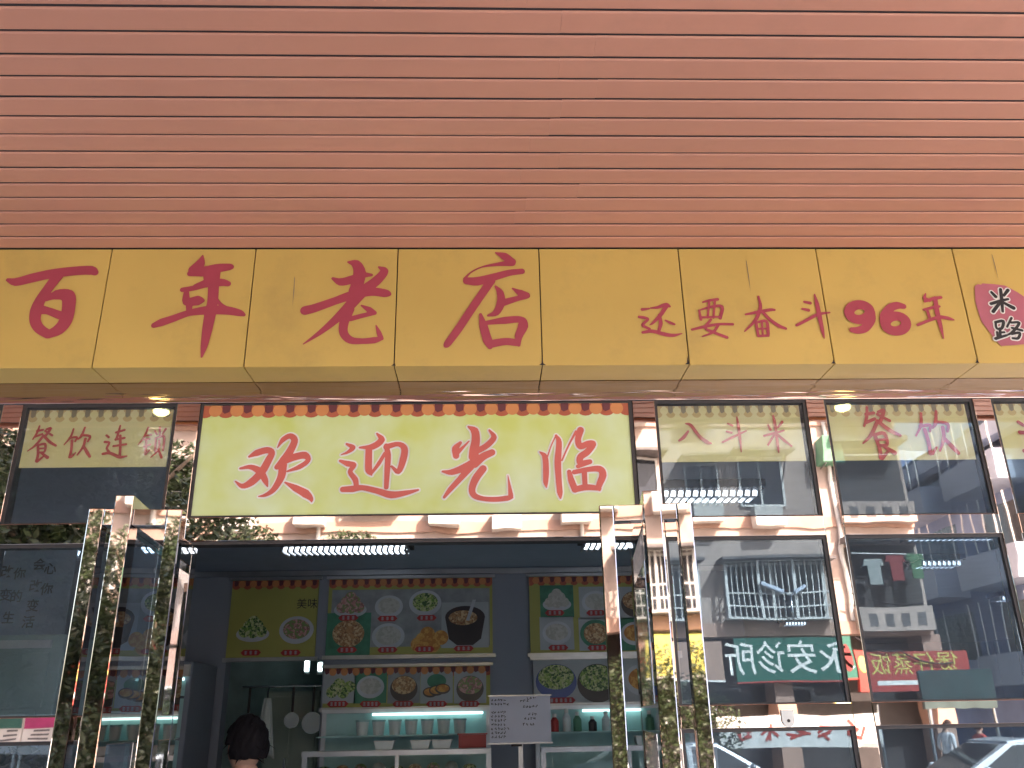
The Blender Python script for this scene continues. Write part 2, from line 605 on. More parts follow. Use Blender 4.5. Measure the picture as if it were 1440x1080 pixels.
G = {}
G['bai'] = ('A', [[(42, 195, 10), (85, 205, 24), (160, 187, 27), (260, 165, 27), (380, 150, 26), (460, 147, 26), (484, 158, 17)],
                  [(295, 175, 28), (245, 240, 26), (205, 300, 28), (186, 350, 32), (180, 400, 28), (200, 440, 26), (245, 470, 24)],
                  [(225, 300, 7), (290, 270, 28), (345, 277, 36), (350, 330, 34), (335, 400, 34), (300, 445, 32), (250, 470, 24)],
                  [(195, 345, 28), (245, 352, 20), (300, 372, 22), (330, 380, 24)]])
G['nian'] = ('A', [[(1028, 72, 4), (1015, 112, 24), (985, 145, 30)], [(965, 163, 16), (1040, 152, 30), (1100, 137, 26), (1158, 130, 20), (1172, 130, 14)],
                   [(1060, 175, 30), (1040, 200, 10), (985, 222, 4)],
                   [(925, 245, 13), (980, 237, 15), (1050, 217, 18), (1120, 208, 22), (1156, 215, 15)],
                   [(945, 258, 14), (948, 305, 22), (1000, 300, 28), (1028, 300, 10)], [(960, 320, 18), (958, 350, 14)],
                   [(1085, 150, 34), (1083, 220, 28), (1078, 300, 27), (1065, 370, 30), (1050, 450, 26), (1035, 530, 18), (1022, 585, 5)],
                   [(782, 425, 15), (820, 410, 22), (880, 390, 20), (960, 362, 18), (1060, 348, 26), (1150, 350, 24), (1212, 362, 19), (1236, 372, 9)],
                   [(1095, 285, 6), (1120, 322, 11), (1160, 345, 12)]])
G['lao'] = ('B', [[(468, 105, 6), (508, 116, 24), (525, 160, 32), (512, 220, 32), (500, 250, 30)], [(390, 188, 8), (430, 205, 22), (480, 195, 24), (540, 172, 18), (585, 170, 8)],
                  [(622, 130, 5), (650, 152, 21), (610, 200, 26), (552, 245, 28), (480, 320, 28), (400, 400, 21), (320, 465, 13), (240, 520, 3)],
                  [(250, 350, 25), (300, 337, 24), (400, 302, 22), (480, 275, 25), (580, 255, 24), (650, 262, 23), (672, 266, 14)],
                  [(535, 325, 5), (572, 345, 16), (600, 362, 12)], [(600, 362, 12), (540, 376, 13), (480, 392, 14)],
                  [(475, 345, 24), (447, 410, 24), (445, 465, 22), (480, 500, 20), (540, 505, 16), (600, 500, 18), (638, 492, 9)], [(608, 425, 3), (622, 460, 12), (632, 488, 14)]])
G['dian'] = ('B', [[(1213, 58, 4), (1258, 76, 21), (1296, 104, 20)], [(1296, 110, 18), (1220, 117, 10), (1140, 131, 4), (1085, 160, 4), (1056, 190, 7)],
                   [(1068, 200, 20), (1120, 202, 25), (1200, 182, 21), (1280, 160, 18), (1345, 152, 16)],
                   [(1190, 200, 22), (1140, 272, 21), (1080, 360, 21), (1020, 450, 21), (972, 515, 19), (962, 528, 12)],
                   [(1213, 228, 6), (1236, 260, 18), (1240, 310, 22), (1216, 360, 18), (1175, 376, 6)], [(1298, 238, 4), (1340, 262, 19), (1374, 275, 14), (1320, 290, 15), (1245, 312, 20)],
                   [(1137, 370, 8), (1152, 430, 22), (1172, 500, 24), (1185, 535, 12)], [(1170, 412, 12), (1260, 400, 20), (1340, 396, 18), (1352, 428, 26), (1330, 480, 20), (1330, 525, 9)],
                   [(1185, 520, 22), (1260, 507, 20), (1318, 512, 20)]])
G['hai'] = ('C', [[(732, 383, 9), (770, 378, 5)], [(716, 425, 9), (748, 430, 9), (764, 440, 7), (735, 470, 9), (772, 492, 8)], [(735, 512, 8), (790, 505, 11), (860, 523, 12), (910, 528, 10), (955, 518, 3)],
                  [(780, 375, 5), (820, 371, 9), (866, 355, 11), (886, 366, 7)], [(866, 368, 12), (830, 420, 11), (790, 460, 7), (775, 470, 3)], [(828, 415, 9), (836, 460, 11), (826, 500, 9)], [(862, 444, 5), (890, 458, 9), (912, 466, 7)]])
G['yao'] = ('C', [[(1072, 342, 5), (1110, 332, 8), (1155, 326, 9)], [(1052, 388, 6), (1062, 440, 8)], [(1060, 385, 5), (1120, 368, 8), (1180, 368, 10), (1170, 432, 9)], [(1108, 340, 7), (1100, 430, 6)], [(1140, 335, 7), (1132, 430, 6)],
                  [(1062, 428, 7), (1165, 424, 6)], [(1012, 496, 7), (1080, 480, 9), (1160, 466, 8), (1240, 466, 8)], [(1118, 440, 7), (1086, 486, 8), (1130, 510, 9), (1208, 540, 9)], [(1160, 470, 8), (1130, 510, 8), (1070, 535, 4)]])
G['fen'] = ('C', [[(1313, 411, 6), (1380, 398, 10), (1450, 385, 10), (1475, 385, 7)], [(1385, 310, 6), (1396, 370, 10), (1370, 440, 10), (1308, 506, 4)], [(1402, 390, 9), (1450, 440, 10), (1500, 475, 11), (1538, 490, 8)],
                  [(1372, 460, 8), (1384, 532, 8)], [(1375, 456, 7), (1430, 450, 9), (1440, 520, 9)], [(1384, 532, 8), (1440, 530, 8)], [(1405, 455, 6), (1410, 530, 6)], [(1378, 492, 6), (1432, 490, 6)]])
G['dou'] = ('D', [[(203, 340, 7), (235, 347, 10)], [(193, 380, 7), (226, 387, 10)], [(160, 472, 8), (210, 446, 9), (280, 411, 10), (345, 400, 5)], [(260, 298, 4), (274, 350, 12), (290, 430, 13), (305, 500, 10), (315, 545, 3)]])


def ring(cx, cy, rx, ry, w, n=16):
    return [(cx + rx * math.cos(2 * math.pi * k / n), cy + ry * math.sin(2 * math.pi * k / n), w) for k in range(n + 1)]


G['nine'] = ('D', [ring(513, 398, 58, 42, 28.5), [(572, 398, 29), (574, 440, 28), (545, 487, 24), (505, 500, 22), (472, 498, 16)]])
G['six'] = ('D', [ring(717, 462, 58, 42, 28.5), [(658, 462, 29), (656, 420, 28), (685, 376, 24), (725, 360, 22), (760, 365, 16)]])
G['nian2'] = ('D', [[(884, 294, 4), (880, 320, 11), (905, 332, 10)], [(880, 338, 7), (930, 322, 11), (970, 315, 9)], [(875, 384, 7), (930, 371, 9), (962, 366, 7)], [(895, 390, 8), (905, 425, 9)],
                    [(938, 320, 12), (950, 400, 14), (970, 480, 11), (986, 547, 3)], [(840, 470, 8), (900, 446, 9), (960, 426, 11), (1010, 432, 11), (1042, 441, 5)]])
G['mi'] = ('D', [[(1253, 288, 8), (1276, 312, 10)], [(1345, 276, 10), (1322, 306, 8)], [(1250, 352, 9), (1300, 337, 9), (1346, 326, 7)], [(1304, 272, 9), (1310, 330, 10), (1316, 396, 7)], [(1300, 346, 9), (1262, 396, 10)], [(1320, 346, 8), (1376, 376, 12)]])
G['lu'] = ('D', [[(1275, 456, 8), (1318, 450, 9), (1310, 490, 8), (1282, 490, 7), (1275, 456, 7)], [(1300, 492, 8), (1302, 536, 8)], [(1284, 512, 7), (1290, 545, 8)], [(1302, 514, 6), (1325, 512, 6)], [(1276, 548, 9), (1336, 530, 7)],
                 [(1365, 432, 7), (1340, 482, 6)], [(1362, 458, 7), (1408, 460, 8), (1372, 510, 8), (1338, 530, 5)], [(1368, 488, 7), (1424, 502, 8)], [(1366, 522, 7), (1410, 516, 8), (1402, 546, 8), (1372, 546, 7)]])
G['huan'] = ('W1', [[(385, 350, 7), (430, 328, 20), (490, 312, 20), (520, 326, 18), (500, 370, 22), (460, 440, 24), (400, 500, 23), (345, 525, 15), (303, 497, 4)], [(332, 420, 7), (395, 412, 15), (450, 440, 22), (480, 490, 18), (494, 528, 4)],
                    [(553, 297, 3), (585, 250, 15), (628, 227, 17), (655, 252, 20), (632, 310, 23), (592, 370, 26), (550, 412, 16)], [(600, 372, 22), (655, 352, 22), (715, 342, 22), (735, 372, 14), (685, 410, 15), (612, 437, 6)],
                    [(585, 400, 25), (575, 470, 23), (530, 545, 17), (482, 578, 11), (440, 587, 3)], [(598, 503, 5), (660, 537, 20), (720, 570, 25), (752, 600, 14), (756, 620, 3)]])
G['ying'] = ('W1', [[(965, 275, 7), (1000, 296, 17), (970, 324, 9), (932, 338, 3)], [(926, 375, 8), (972, 392, 18), (1008, 400, 15), (985, 440, 14), (1015, 485, 17), (1022, 520, 15)], [(942, 545, 17), (1000, 542, 20), (1060, 535, 16), (1150, 555, 18), (1230, 577, 22), (1320, 565, 15), (1390, 548, 6)],
                    [(1145, 213, 6), (1172, 250, 20), (1120, 290, 19), (1042, 296, 6)], [(1097, 300, 20), (1095, 370, 21), (1096, 430, 21), (1112, 458, 6)], [(1110, 452, 8), (1155, 392, 12), (1192, 330, 10)],
                    [(1200, 285, 14), (1210, 340, 18), (1206, 430, 17), (1200, 532, 14)], [(1200, 292, 17), (1270, 275, 14), (1308, 302, 20), (1300, 370, 21), (1272, 438, 16), (1232, 408, 7)]])
G['guang'] = ('W2', [[(418, 172, 6), (455, 197, 23), (462, 250, 25), (452, 310, 28), (450, 350, 30)], [(345, 345, 19), (342, 302, 21), (370, 268, 10)], [(350, 330, 14), (395, 285, 7), (422, 258, 4)], [(543, 193, 6), (570, 235, 17), (530, 282, 18), (480, 312, 18)],
                     [(558, 325, 20), (505, 350, 23), (455, 392, 26)], [(264, 438, 6), (320, 442, 18), (400, 412, 23), (470, 370, 22)], [(430, 410, 23), (370, 480, 17), (310, 545, 15), (274, 592, 8)],
                     [(505, 422, 22), (462, 480, 23), (440, 540, 20), (452, 580, 18), (505, 600, 14), (580, 604, 15), (650, 597, 16), (678, 592, 8)], [(653, 462, 2), (662, 520, 8), (670, 580, 15)]])
G['lin'] = ('W2', [[(843, 322, 4), (874, 352, 17), (880, 440, 18), (878, 500, 15), (882, 532, 4)], [(888, 352, 4), (912, 282, 4), (940, 222, 4)], [(940, 225, 8), (957, 265, 17), (950, 380, 20), (955, 480, 18), (962, 560, 17), (966, 596, 6)],
                   [(975, 372, 5), (1010, 292, 5), (1058, 200, 7)], [(1085, 192, 20), (1070, 248, 18), (1085, 288, 20), (1135, 270, 17), (1160, 276, 18), (1125, 322, 20), (1085, 352, 20), (1085, 388, 18), (1140, 380, 15)], [(1135, 385, 12), (1070, 408, 12)],
                   [(1018, 440, 13), (1030, 490, 19), (1052, 545, 20)], [(1048, 442, 14), (1130, 426, 15), (1200, 424, 20), (1218, 460, 22), (1196, 520, 18), (1198, 548, 8)], [(1052, 545, 18), (1120, 532, 19), (1195, 538, 15)], [(1108, 440, 16), (1112, 525, 15)]])
G['can'] = ('S1', [[(255, 270, 5), (240, 310, 6), (213, 352, 4)], [(240, 300, 6), (276, 294, 6)], [(225, 337, 6), (272, 320, 6)], [(300, 290, 6), (325, 285, 7), (290, 335, 7)], [(290, 300, 5), (335, 328, 6)], [(280, 330, 7), (230, 390, 7), (180, 427, 3)],
                   [(285, 335, 7), (320, 370, 8), (358, 393, 6)], [(245, 390, 6), (290, 384, 7), (285, 432, 6), (245, 436, 6)], [(245, 395, 7), (245, 450, 7), (236, 490, 8)], [(250, 412, 5), (285, 410, 5)], [(240, 493, 7), (277, 463, 5)], [(268, 440, 6), (305, 468, 9)]])
G['yin'] = ('S1', [[(470, 288, 5), (450, 340, 6), (410, 387, 3)], [(445, 345, 6), (490, 340, 6), (480, 366, 5)], [(460, 360, 7), (455, 420, 7), (445, 465, 7)], [(455, 465, 6), (482, 438, 4)], [(542, 278, 5), (520, 330, 7), (498, 352, 4)], [(520, 325, 6), (572, 334, 7), (560, 367, 5)],
                   [(545, 350, 7), (530, 400, 7), (493, 452, 4)], [(535, 400, 7), (555, 435, 9), (572, 462, 7)]])
G['lian'] = ('S1', [[(678, 328, 6), (692, 340, 6)], [(668, 370, 7), (695, 375, 6), (680, 410, 6), (695, 432, 6)], [(655, 445, 7), (700, 440, 8), (760, 465, 9), (806, 459, 4)], [(738, 310, 6), (792, 294, 6)], [(765, 268, 5), (745, 340, 7), (735, 355, 6)], [(735, 355, 6), (792, 344, 6)],
                    [(722, 396, 6), (802, 384, 6)], [(765, 330, 7), (765, 400, 7), (762, 457, 7)]])
G['suo'] = ('S1', [[(942, 278, 5), (915, 340, 6), (878, 387, 3)], [(930, 330, 5), (962, 324, 5)], [(915, 356, 5), (952, 350, 5)], [(930, 350, 6), (925, 430, 7), (920, 445, 6)], [(915, 400, 5), (955, 386, 5)], [(925, 446, 6), (952, 418, 3)], [(1015, 278, 6), (1015, 322, 6)],
                   [(984, 300, 5), (996, 322, 5)], [(1052, 288, 6), (1030, 322, 4)], [(990, 345, 6), (985, 427, 6)], [(990, 346, 6), (1040, 336, 7), (1035, 422, 6)], [(1012, 360, 6), (1005, 420, 6), (958, 467, 3)], [(1010, 430, 6), (1025, 467, 7)]])
G['ba'] = ('S2', [[(515, 362, 5), (545, 340, 9), (572, 303, 6)], [(558, 254, 4), (590, 265, 9), (640, 330, 9), (690, 370, 11), (717, 378, 5)]])
G['dou3'] = ('S2', [[(824, 254, 5), (852, 266, 6)], [(818, 304, 6), (846, 311, 6)], [(790, 371, 5), (850, 341, 7), (940, 299, 4)], [(880, 213, 4), (890, 270, 8), (900, 350, 8), (908, 432, 3)]])
G['mi3'] = ('S2', [[(1078, 263, 5), (1092, 292, 7)], [(1167, 243, 7), (1140, 277, 5)], [(1053, 331, 6), (1110, 316, 7), (1177, 297, 5)], [(1110, 205, 5), (1120, 250, 8), (1130, 320, 8), (1140, 400, 7), (1146, 437, 3)], [(1115, 325, 6), (1078, 388, 5)], [(1135, 320, 6), (1180, 360, 8), (1226, 396, 5)]])


def glyph_plane(key, Y):
    return on_plane(G[key][1], G[key][0], Y)


def refit(strokes, cx, cz, w):
    """the same brush character set again elsewhere, centred and scaled to a width"""
    us = [p[0] for s in strokes for p in s]
    vs = [p[1] for s in strokes for p in s]
    k = w / (max(us) - min(us))
    mu, mv = (max(us) + min(us)) / 2, (max(vs) + min(vs)) / 2
    return [[(cx + (u - mu) * k, cz + (v - mv) * k, r * k) for u, v, r in s] for s in strokes]


def text_mesh(txt, size, bold=0.0, mirror=False):
    cu = bpy.data.curves.new('lettering', 'FONT')
    cu.body = txt
    cu.size = size
    cu.align_x = 'CENTER'
    cu.align_y = 'CENTER'
    cu.offset = bold
    cu.resolution_u = 3
    tmp = bpy.data.objects.new('lettering', cu)
    COL.objects.link(tmp)
    dg = bpy.context.evaluated_depsgraph_get()
    me = bpy.data.meshes.new_from_object(tmp.evaluated_get(dg))
    bpy.data.objects.remove(tmp, do_unlink=True)
    bpy.data.curves.remove(cu)
    return me


def lettering(txt, size, mat, parent, pos, facing=-1, bold=0.0):
    """flat printed words; facing -1 reads from the street side (-y), +1 reads from +y"""
    me = text_mesh(txt, size, bold)
    rot = Matrix.Rotation(math.pi / 2, 4, 'X')
    if facing > 0:
        rot = Matrix.Rotation(math.pi, 4, 'Z') @ rot
    me.transform(rot)
    me.materials.clear()
    me.materials.append(MATS[mat])
    me.name = 'lettering'
    o = bpy.data.objects.new('lettering', me)
    COL.objects.link(o)
    o.parent = parent
    o.location = Vector(pos) - (origin(parent) if parent else Vector())
    return o


# ================================================================== GROUND
YF = 3.10            # front plane of the glazed frame
YS = 2.94            # face of the yellow fascia
ZS = 3.268           # underside of the canopy slats
ZR = -0.40           # street level, two steps below the shop
struct('ground', MB().rect(-1, 1, -1, 1, 0) if False else MB().add([(-160, -160, ZR - 0.01), (160, -160, ZR - 0.01), (160, 160, ZR - 0.01), (-160, 160, ZR - 0.01)], [(0, 1, 2, 3)]), 'paving')
struct('road', MB().add([(-160, -13.6, ZR), (160, -13.6, ZR), (160, -5.6, ZR), (-160, -5.6, ZR)], [(0, 1, 2, 3)]), 'asphalt')
for k in range(14):
    mk = MB()
    x = -34 + k * 5
    mk.add([(x, -9.7, ZR + 0.004), (x + 2.2, -9.7, ZR + 0.004), (x + 2.2, -9.55, ZR + 0.004), (x, -9.55, ZR + 0.004)], [(0, 1, 2, 3)])
    tag(build('road_marking', mk, 'paint_white'), kind='structure')
pv = MB().box(-30, 30, -2.6, 3.06, ZR + 0.02, -0.002)
pv.box(-30, 30, -2.95, -2.6, ZR + 0.02, -0.14)
pv.box(-30, 30, -3.30, -2.95, ZR + 0.02, -0.27)
struct('pavement', pv, 'paving')
struct('kerb', MB().box(-60, 60, -5.6, -5.42, ZR - 0.005, ZR + 0.12), 'paving', bevel=0.02)
struct('kerb_far', MB().box(-60, 60, -13.78, -13.6, ZR - 0.005, ZR + 0.12), 'paving', bevel=0.02)

# ================================================================== CANOPY
cn = thing('canopy', 'orange slatted canopy soffit over the shop front', 'canopy', (0.3, 2.0, ZS))
PITCH_S = 0.0869
NS = 20
for k in range(NS):
    y1 = YS - 0.004 - PITCH_S * k
    y0 = y1 - PITCH_S + 0.0095
    jx = 0.20 + RND.uniform(-0.10, 0.14)
    for a, b in ((-6.2, jx - 0.0002), (jx + 0.0002, 6.6)):
        dz = RND.uniform(-0.0004, 0.0004)
        dy = RND.uniform(-0.0018, 0.0018)
        q = MB()
        # rolled-edge strip: flat face, turned-up edges
        prof = [(y0, 0.0050), (y0, 0.0032), (y0 + 0.0015, 0.0012), (y0 + 0.0055, 0.0), (y1 - 0.0055, 0.0), (y1 - 0.0015, 0.0012), (y1, 0.0032), (y1, 0.0050)]
        n = len(prof)
        vs = [(x, y + dy, ZS + z + dz) for x in (a, b) for y, z in prof]
        fs = [(i, i + 1, i + 1 + n, i + n) for i in range(n - 1)]
        fs += [tuple(range(n)), tuple(range(2 * n - 1, n - 1, -1)), (0, n, 2 * n - 1, n - 1)]
        q.add(vs, fs)
        build('slat', q, 'slat_orange', cn)
YE = YS - PITCH_S * NS           # street edge of the canopy
build('backing_sheet', MB().box(-6.2, 6.6, YE - 0.02, 3.04, ZS + 0.0065, ZS + 0.045), 'backing_black', cn)
build('edge_trim', MB().box(-6.2, 6.6, YE - 0.06, YE - 0.022, ZS - 0.012, ZS + 0.55), 'slat_orange', cn, bevel=0.004)
build('roof_slab', MB().box(-6.2, 6.6, YE - 0.02, 3.04, ZS + 0.05, ZS + 0.50), 'shop_wall', cn)
# shop building round the canopy; unseen upper wall raised to shade the near street
sb = thing('shop_building', 'unseen plain upper wall of the shop, raised to shade the street', 'building', (0, 3.3, 0))
build('upper_wall', MB().box(-6.2, 6.6, 3.05, 3.35, ZS - 0.25, 18.0), 'shop_wall', sb)
build('side_wall', MB().box(-6.4, -3.2, 3.05, 3.3, 0, ZS - 0.252), 'shop_wall', sb)
build('side_wall', MB().box(3.42, 8.4, 3.05, 3.3, 0, ZS - 0.252), 'shop_wall', sb)

# ================================================================== FASCIA SIGN
fs_ = thing('fascia_sign', 'long yellow panelled shop sign with large red brush characters under the canopy', 'sign', (0.2, YS, 2.77))
ZB = 2.770
seams = [-1.433 + 0.5502 * k for k in range(-5, 10)]
for a, b in zip(seams[:-1], seams[1:]):
    dy = RND.uniform(-0.0012, 0.0012)
    g = 0.0022
    q = MB().box(a + g, b - g, YS + dy, YS + 0.008 + dy, ZB, ZS - 0.003)
    build('panel', q, 'sign_yellow', fs_, bevel=0.0012)
    q = MB().box(a + g, b - g, YS + 0.009 + dy, 3.092, ZB + 0.0005, ZB + 0.007)
    build('underside_panel', q, 'sign_yellow', fs_)
build('backing', MB().box(seams[0], seams[-1], YS + 0.014, 3.045, ZB + 0.012, ZS - 0.01), 'backing_black', fs_)
for key in ('bai', 'nian', 'lao', 'dian'):
    character(glyph_plane(key, YS), YS - 0.0035, 0.0022, 'letter_red', fs_)
for key in ('hai', 'yao', 'fen', 'dou', 'nine', 'six', 'nian2'):
    character(glyph_plane(key, YS), YS - 0.0035, 0.0013, 'letter_red', fs_)
# round brush-mark logo at the right
blob = [(1160, 252), (1178, 240), (1195, 244), (1205, 236), (1265, 240), (1330, 248), (1400, 285), (1455, 322), (1520, 372), (1545, 430), (1525, 500), (1480, 556), (1440, 578), (1375, 584), (1310, 588), (1292, 570), (1252, 520), (1200, 452), (1182, 400), (1165, 340)]
lg = build('logo', MB().poly([at_y(1080 + x / 4, 340 + y / 4, YS) for x, y in blob], YS - 0.0030), 'logo_pink', fs_)
for key in ('mi', 'lu'):
    st = glyph_plane(key, YS)
    character(st, YS - 0.0045, 0.0012, 'ink_white', lg, 'outline', grow=0.0048)
    character(st, YS - 0.0060, 0.0012, 'ink_black', lg, 'character')
# hairline scratches and chipped seam corners
for x, y0, y1 in ((413, 389, 432), (1052, 365, 412), (1399, 357, 395)):
    u0, v0 = at_y(x - 3, y0, YS)
    u1, v1 = at_y(x + 3, y1, YS)
    um = (u0 + u1) / 2
    q = MB().poly([(um - 0.0012, v0), (um + 0.0010, v0 - 0.01), (um + 0.0022, (v0 + v1) / 2), (um + 0.0006, v1), (um - 0.0004, (v0 + v1) / 2)], YS - 0.0024)
    build('scratch', q, 'concrete_dark', fs_)
for x in (0.761, 0.216, 1.3124, -0.3325, 1.8626):
    q = MB().poly([(x - RND.uniform(0.006, 0.014), ZB + 0.0012), (x + RND.uniform(0.006, 0.016), ZB + 0.0012), (x + 0.004, ZB + 0.008), (x + 0.001, ZB + RND.uniform(0.015, 0.04)), (x - 0.002, ZB + 0.008)], YS - 0.0027)
    build('seam_chip', q, 'backing_black', fs_)

# canopy downlights, one above each side of the door (they show as reflections in the glass)
for x, lab in ((-1.89, 'warm round downlight in the canopy above the left window'), (2.15, 'warm round downlight in the canopy above the right window')):
    yl = 1.44
    d = thing('downlight', lab, 'lamp', (x, yl, ZS - 0.012), 'canopy downlights')
    q = MB()
    n = 24
    for r0, r1, z0, z1 in ((0.055, 0.075, -0.012, -0.012), (0.075, 0.078, -0.012, 0.012)):
        vs = [(x + r * math.cos(2 * math.pi * k / n), yl + r * math.sin(2 * math.pi * k / n), ZS + z) for r, z in ((r0, z0), (r1, z1)) for k in range(n)]
        q.add(vs, [(k, (k + 1) % n, n + (k + 1) % n, n + k) for k in range(n)])
    build('trim_ring', q, 'ink_white', d, smooth=True)
    build('bulb', MB().sphere((x, yl, ZS - 0.014), (0.046, 0.046, 0.026), 18, 10), 'bulb_warm', d, smooth=True)

# ================================================================== GLAZED SHOPFRONT
sf = thing('glazed_shopfront', 'rose gold steel framed glass shopfront with tall mullions', 'shopfront', (0.2, YF + 0.05, 0))
MUL = [(-2.50, -2.42), (-1.815, -1.741), (-1.165, -1.078), (0.572, 0.658), (1.251, 1.322), (1.912, 1.985), (2.575, 2.648), (3.24, 3.31)]
for a, b in MUL:
    build('mullion', MB().box(a, b, YF, YF + 0.075, 0.02, 2.687), 'rose_steel', sf, bevel=0.002)
build('header_beam', MB().box(-3.2, 3.42, YF - 0.004, YF + 0.08, 2.688, 2.86), 'rose_beam', sf, bevel=0.002)
BAYS = [(-3.2, -2.50), (-2.42, -1.815), (-1.741, -1.165), (0.658, 1.251), (1.322, 1.912), (1.985, 2.575), (2.648, 3.24)]
for a, b in BAYS:
    build('transom', MB().box(a, b, YF - 0.002, YF + 0.07, 2.156, 2.230), 'rose_steel', sf, bevel=0.002)
    build('rail', MB().box(a, b, YF - 0.002, YF + 0.07, 1.505, 1.581), 'rose_steel', sf, bevel=0.002)
    build('bottom_rail', MB().box(a, b, YF, YF + 0.07, 0.02, 0.14), 'rose_steel', sf, bevel=0.002)
    for z0, z1 in ((2.230, 2.688), (1.581, 2.156), (0.14, 1.505)):
        gk = MB()
        w = 0.011
        y0, y1 = YF + 0.006, YF + 0.05
        gk.box(a, b, y0, y1, z1 - w, z1)
        gk.box(a, b, y0, y1, z0, z0 + 0.005)
        gk.box(a, a + w, y0, y1, z0 + 0.005, z1 - w)
        gk.box(b - w, b, y0, y1, z0 + 0.005, z1 - w)
        build('gasket', gk, 'gasket', sf)
        build('glass_pane', MB().rect(a + 0.004, b - 0.004, z0 + 0.003, z1 - 0.003, YF + 0.014), 'window_glass' if z0 > 2.2 else 'tinted_glass', sf)
build('door_head', MB().box(-1.078, 0.572, YF - 0.004, YF + 0.075, 2.160, 2.247), 'rose_steel', sf, bevel=0.002)
build('door_head_seal', MB().box(-1.078, 0.572, YF + 0.0, YF + 0.06, 2.148, 2.159), 'gasket', sf)
# white lock plate on the lower rail of the first right bay
u_, v_ = at_y(1107, 1009, YF)
lp = MB()
pts = [(u_ - 0.021, v_ + 0.024), (u_ - 0.021, v_ - 0.008)] + [(u_ - 0.021 * math.cos(math.pi * t / 10), v_ - 0.008 - 0.022 * math.sin(math.pi * t / 10)) for t in range(1, 10)] + [(u_ + 0.021, v_ - 0.008), (u_ + 0.021, v_ + 0.024)]
lp.prism(pts, YF - 0.010, YF - 0.0025)
lk = build('lock_plate', lp, 'ink_white', sf)
build('keyhole', MB().disc(u_, v_ - 0.010, YF - 0.0115, 0.0055, 0.0055, 12), 'backing_black', lk)
# back of the glass over the door, behind the welcome banner
build('overpanel', MB().box(-1.078, 0.572, YF + 0.02, YF + 0.05, 2.2475, 2.6875), 'gasket', sf)

# ---------------- welcome banner over the door
wx0, wx1, wz0, wz1 = -1.066, 0.556, 2.254, 2.680
ws = thing('welcome_sign', 'wide lime green welcome banner with large red characters above the door', 'sign', ((wx0 + wx1) / 2, YF, wz0))
YW = YF + 0.006
build('board', MB().box(wx0, wx1, YW, YW + 0.012, wz0, wz1), 'welcome_green', ws)
fr = MB()
fr.box(wx0 - 0.010, wx1 + 0.014, YW - 0.004, YW + 0.013, wz1, wz1 + 0.006)
fr.box(wx0 - 0.010, wx1 + 0.014, YW - 0.004, YW + 0.013, wz0 - 0.006, wz0)
fr.box(wx0 - 0.010, wx0, YW - 0.004, YW + 0.013, wz0, wz1)
fr.box(wx1, wx1 + 0.014, YW - 0.004, YW + 0.013, wz0, wz1)
build('frame', fr, 'gasket', ws)


def scallops(parent, x0, x1, ztop, y, pitch, mats, drop):
    """printed tiled-eave border: round tile ends and drip tiles"""
    n = int((x1 - x0) / pitch)
    off = (x1 - x0 - n * pitch) / 2
    q = MB()
    drips, tiles, caps = mats
    for k in range(n + 1):
        cx = x0 + off + k * pitch
        lo, hi = max(x0, cx - pitch * 0.36), min(x1, cx + pitch * 0.36)
        pts = [(lo, ztop), (lo, ztop - drop * 0.62)]
        for t in range(1, 8):
            a = math.pi * t / 8
            pts.append((cx - pitch * 0.36 * math.cos(a), ztop - drop * (0.62 + 0.38 * math.sin(a))))
        pts += [(hi, ztop - drop * 0.62), (hi, ztop)]
        pts = [(min(max(u, x0), x1), v) for u, v in pts]
        q.poly(pts, y - 0.0012, 0)
        c2 = cx + pitch / 2
        if c2 < x1 - pitch * 0.2:
            rr_ = pitch * 0.31
            a_ = math.acos(min(1, drop * 0.40 / rr_)) if rr_ > drop * 0.40 else 0
            q.disc(c2, ztop - drop * 0.40, y - 0.0024, rr_, rr_, 20, 1, math.pi / 2 + a_, math.pi * 2.5 - a_)
        w = pitch * 0.19
        if cx - w > x0 and cx + w < x1:
            q.poly([(cx - w, ztop), (cx - w * 0.9, ztop - drop * 0.50), (cx - w * 0.3, ztop - drop * 0.66), (cx + w * 0.4, ztop - drop * 0.58), (cx + w * 0.9, ztop - drop * 0.50), (cx + w, ztop)], y - 0.0032, 2)
    return build('eave_border', q, [drips, tiles, caps], parent)


scallops(ws, wx0, wx1, wz1 - 0.001, YW, 0.0806, ('awning_rust', 'awning_orange', 'awning_maroon'), 0.050)
for key in ('huan', 'ying', 'guang', 'lin'):
    st = glyph_plane(key, YW)
    character(st, YW - 0.0022, 0.0016, 'ink_white', ws, 'outline', grow=0.0060)
    character(st, YW - 0.0045, 0.0016, 'welcome_red', ws, 'character')

# ---------------- small banners behind the window glass
YB = YF + 0.026


def banner(bay, label, keys, zb=2.447):
    a, b = bay
    a += 0.014
    b -= 0.022
    t = thing('window_banner', label, 'sign', ((a + b) / 2, YB, zb), 'yellow banners along the top of the windows')
    build('board', MB().box(a, b, YB, YB + 0.004, zb, 2.673), 'small_yellow', t)
    scallops(t, a, b, 2.672, YB, 0.0505, ('pale_awning', 'small_yellow', 'pale_awning_dark'), 0.048)
    for st in keys:
        st = [[(u, v, r * 1.22) for u, v, r in q_] for q_ in st]
        character(st, YB - 0.0060, 0.0010, 'small_red', t, 'character')
    return t


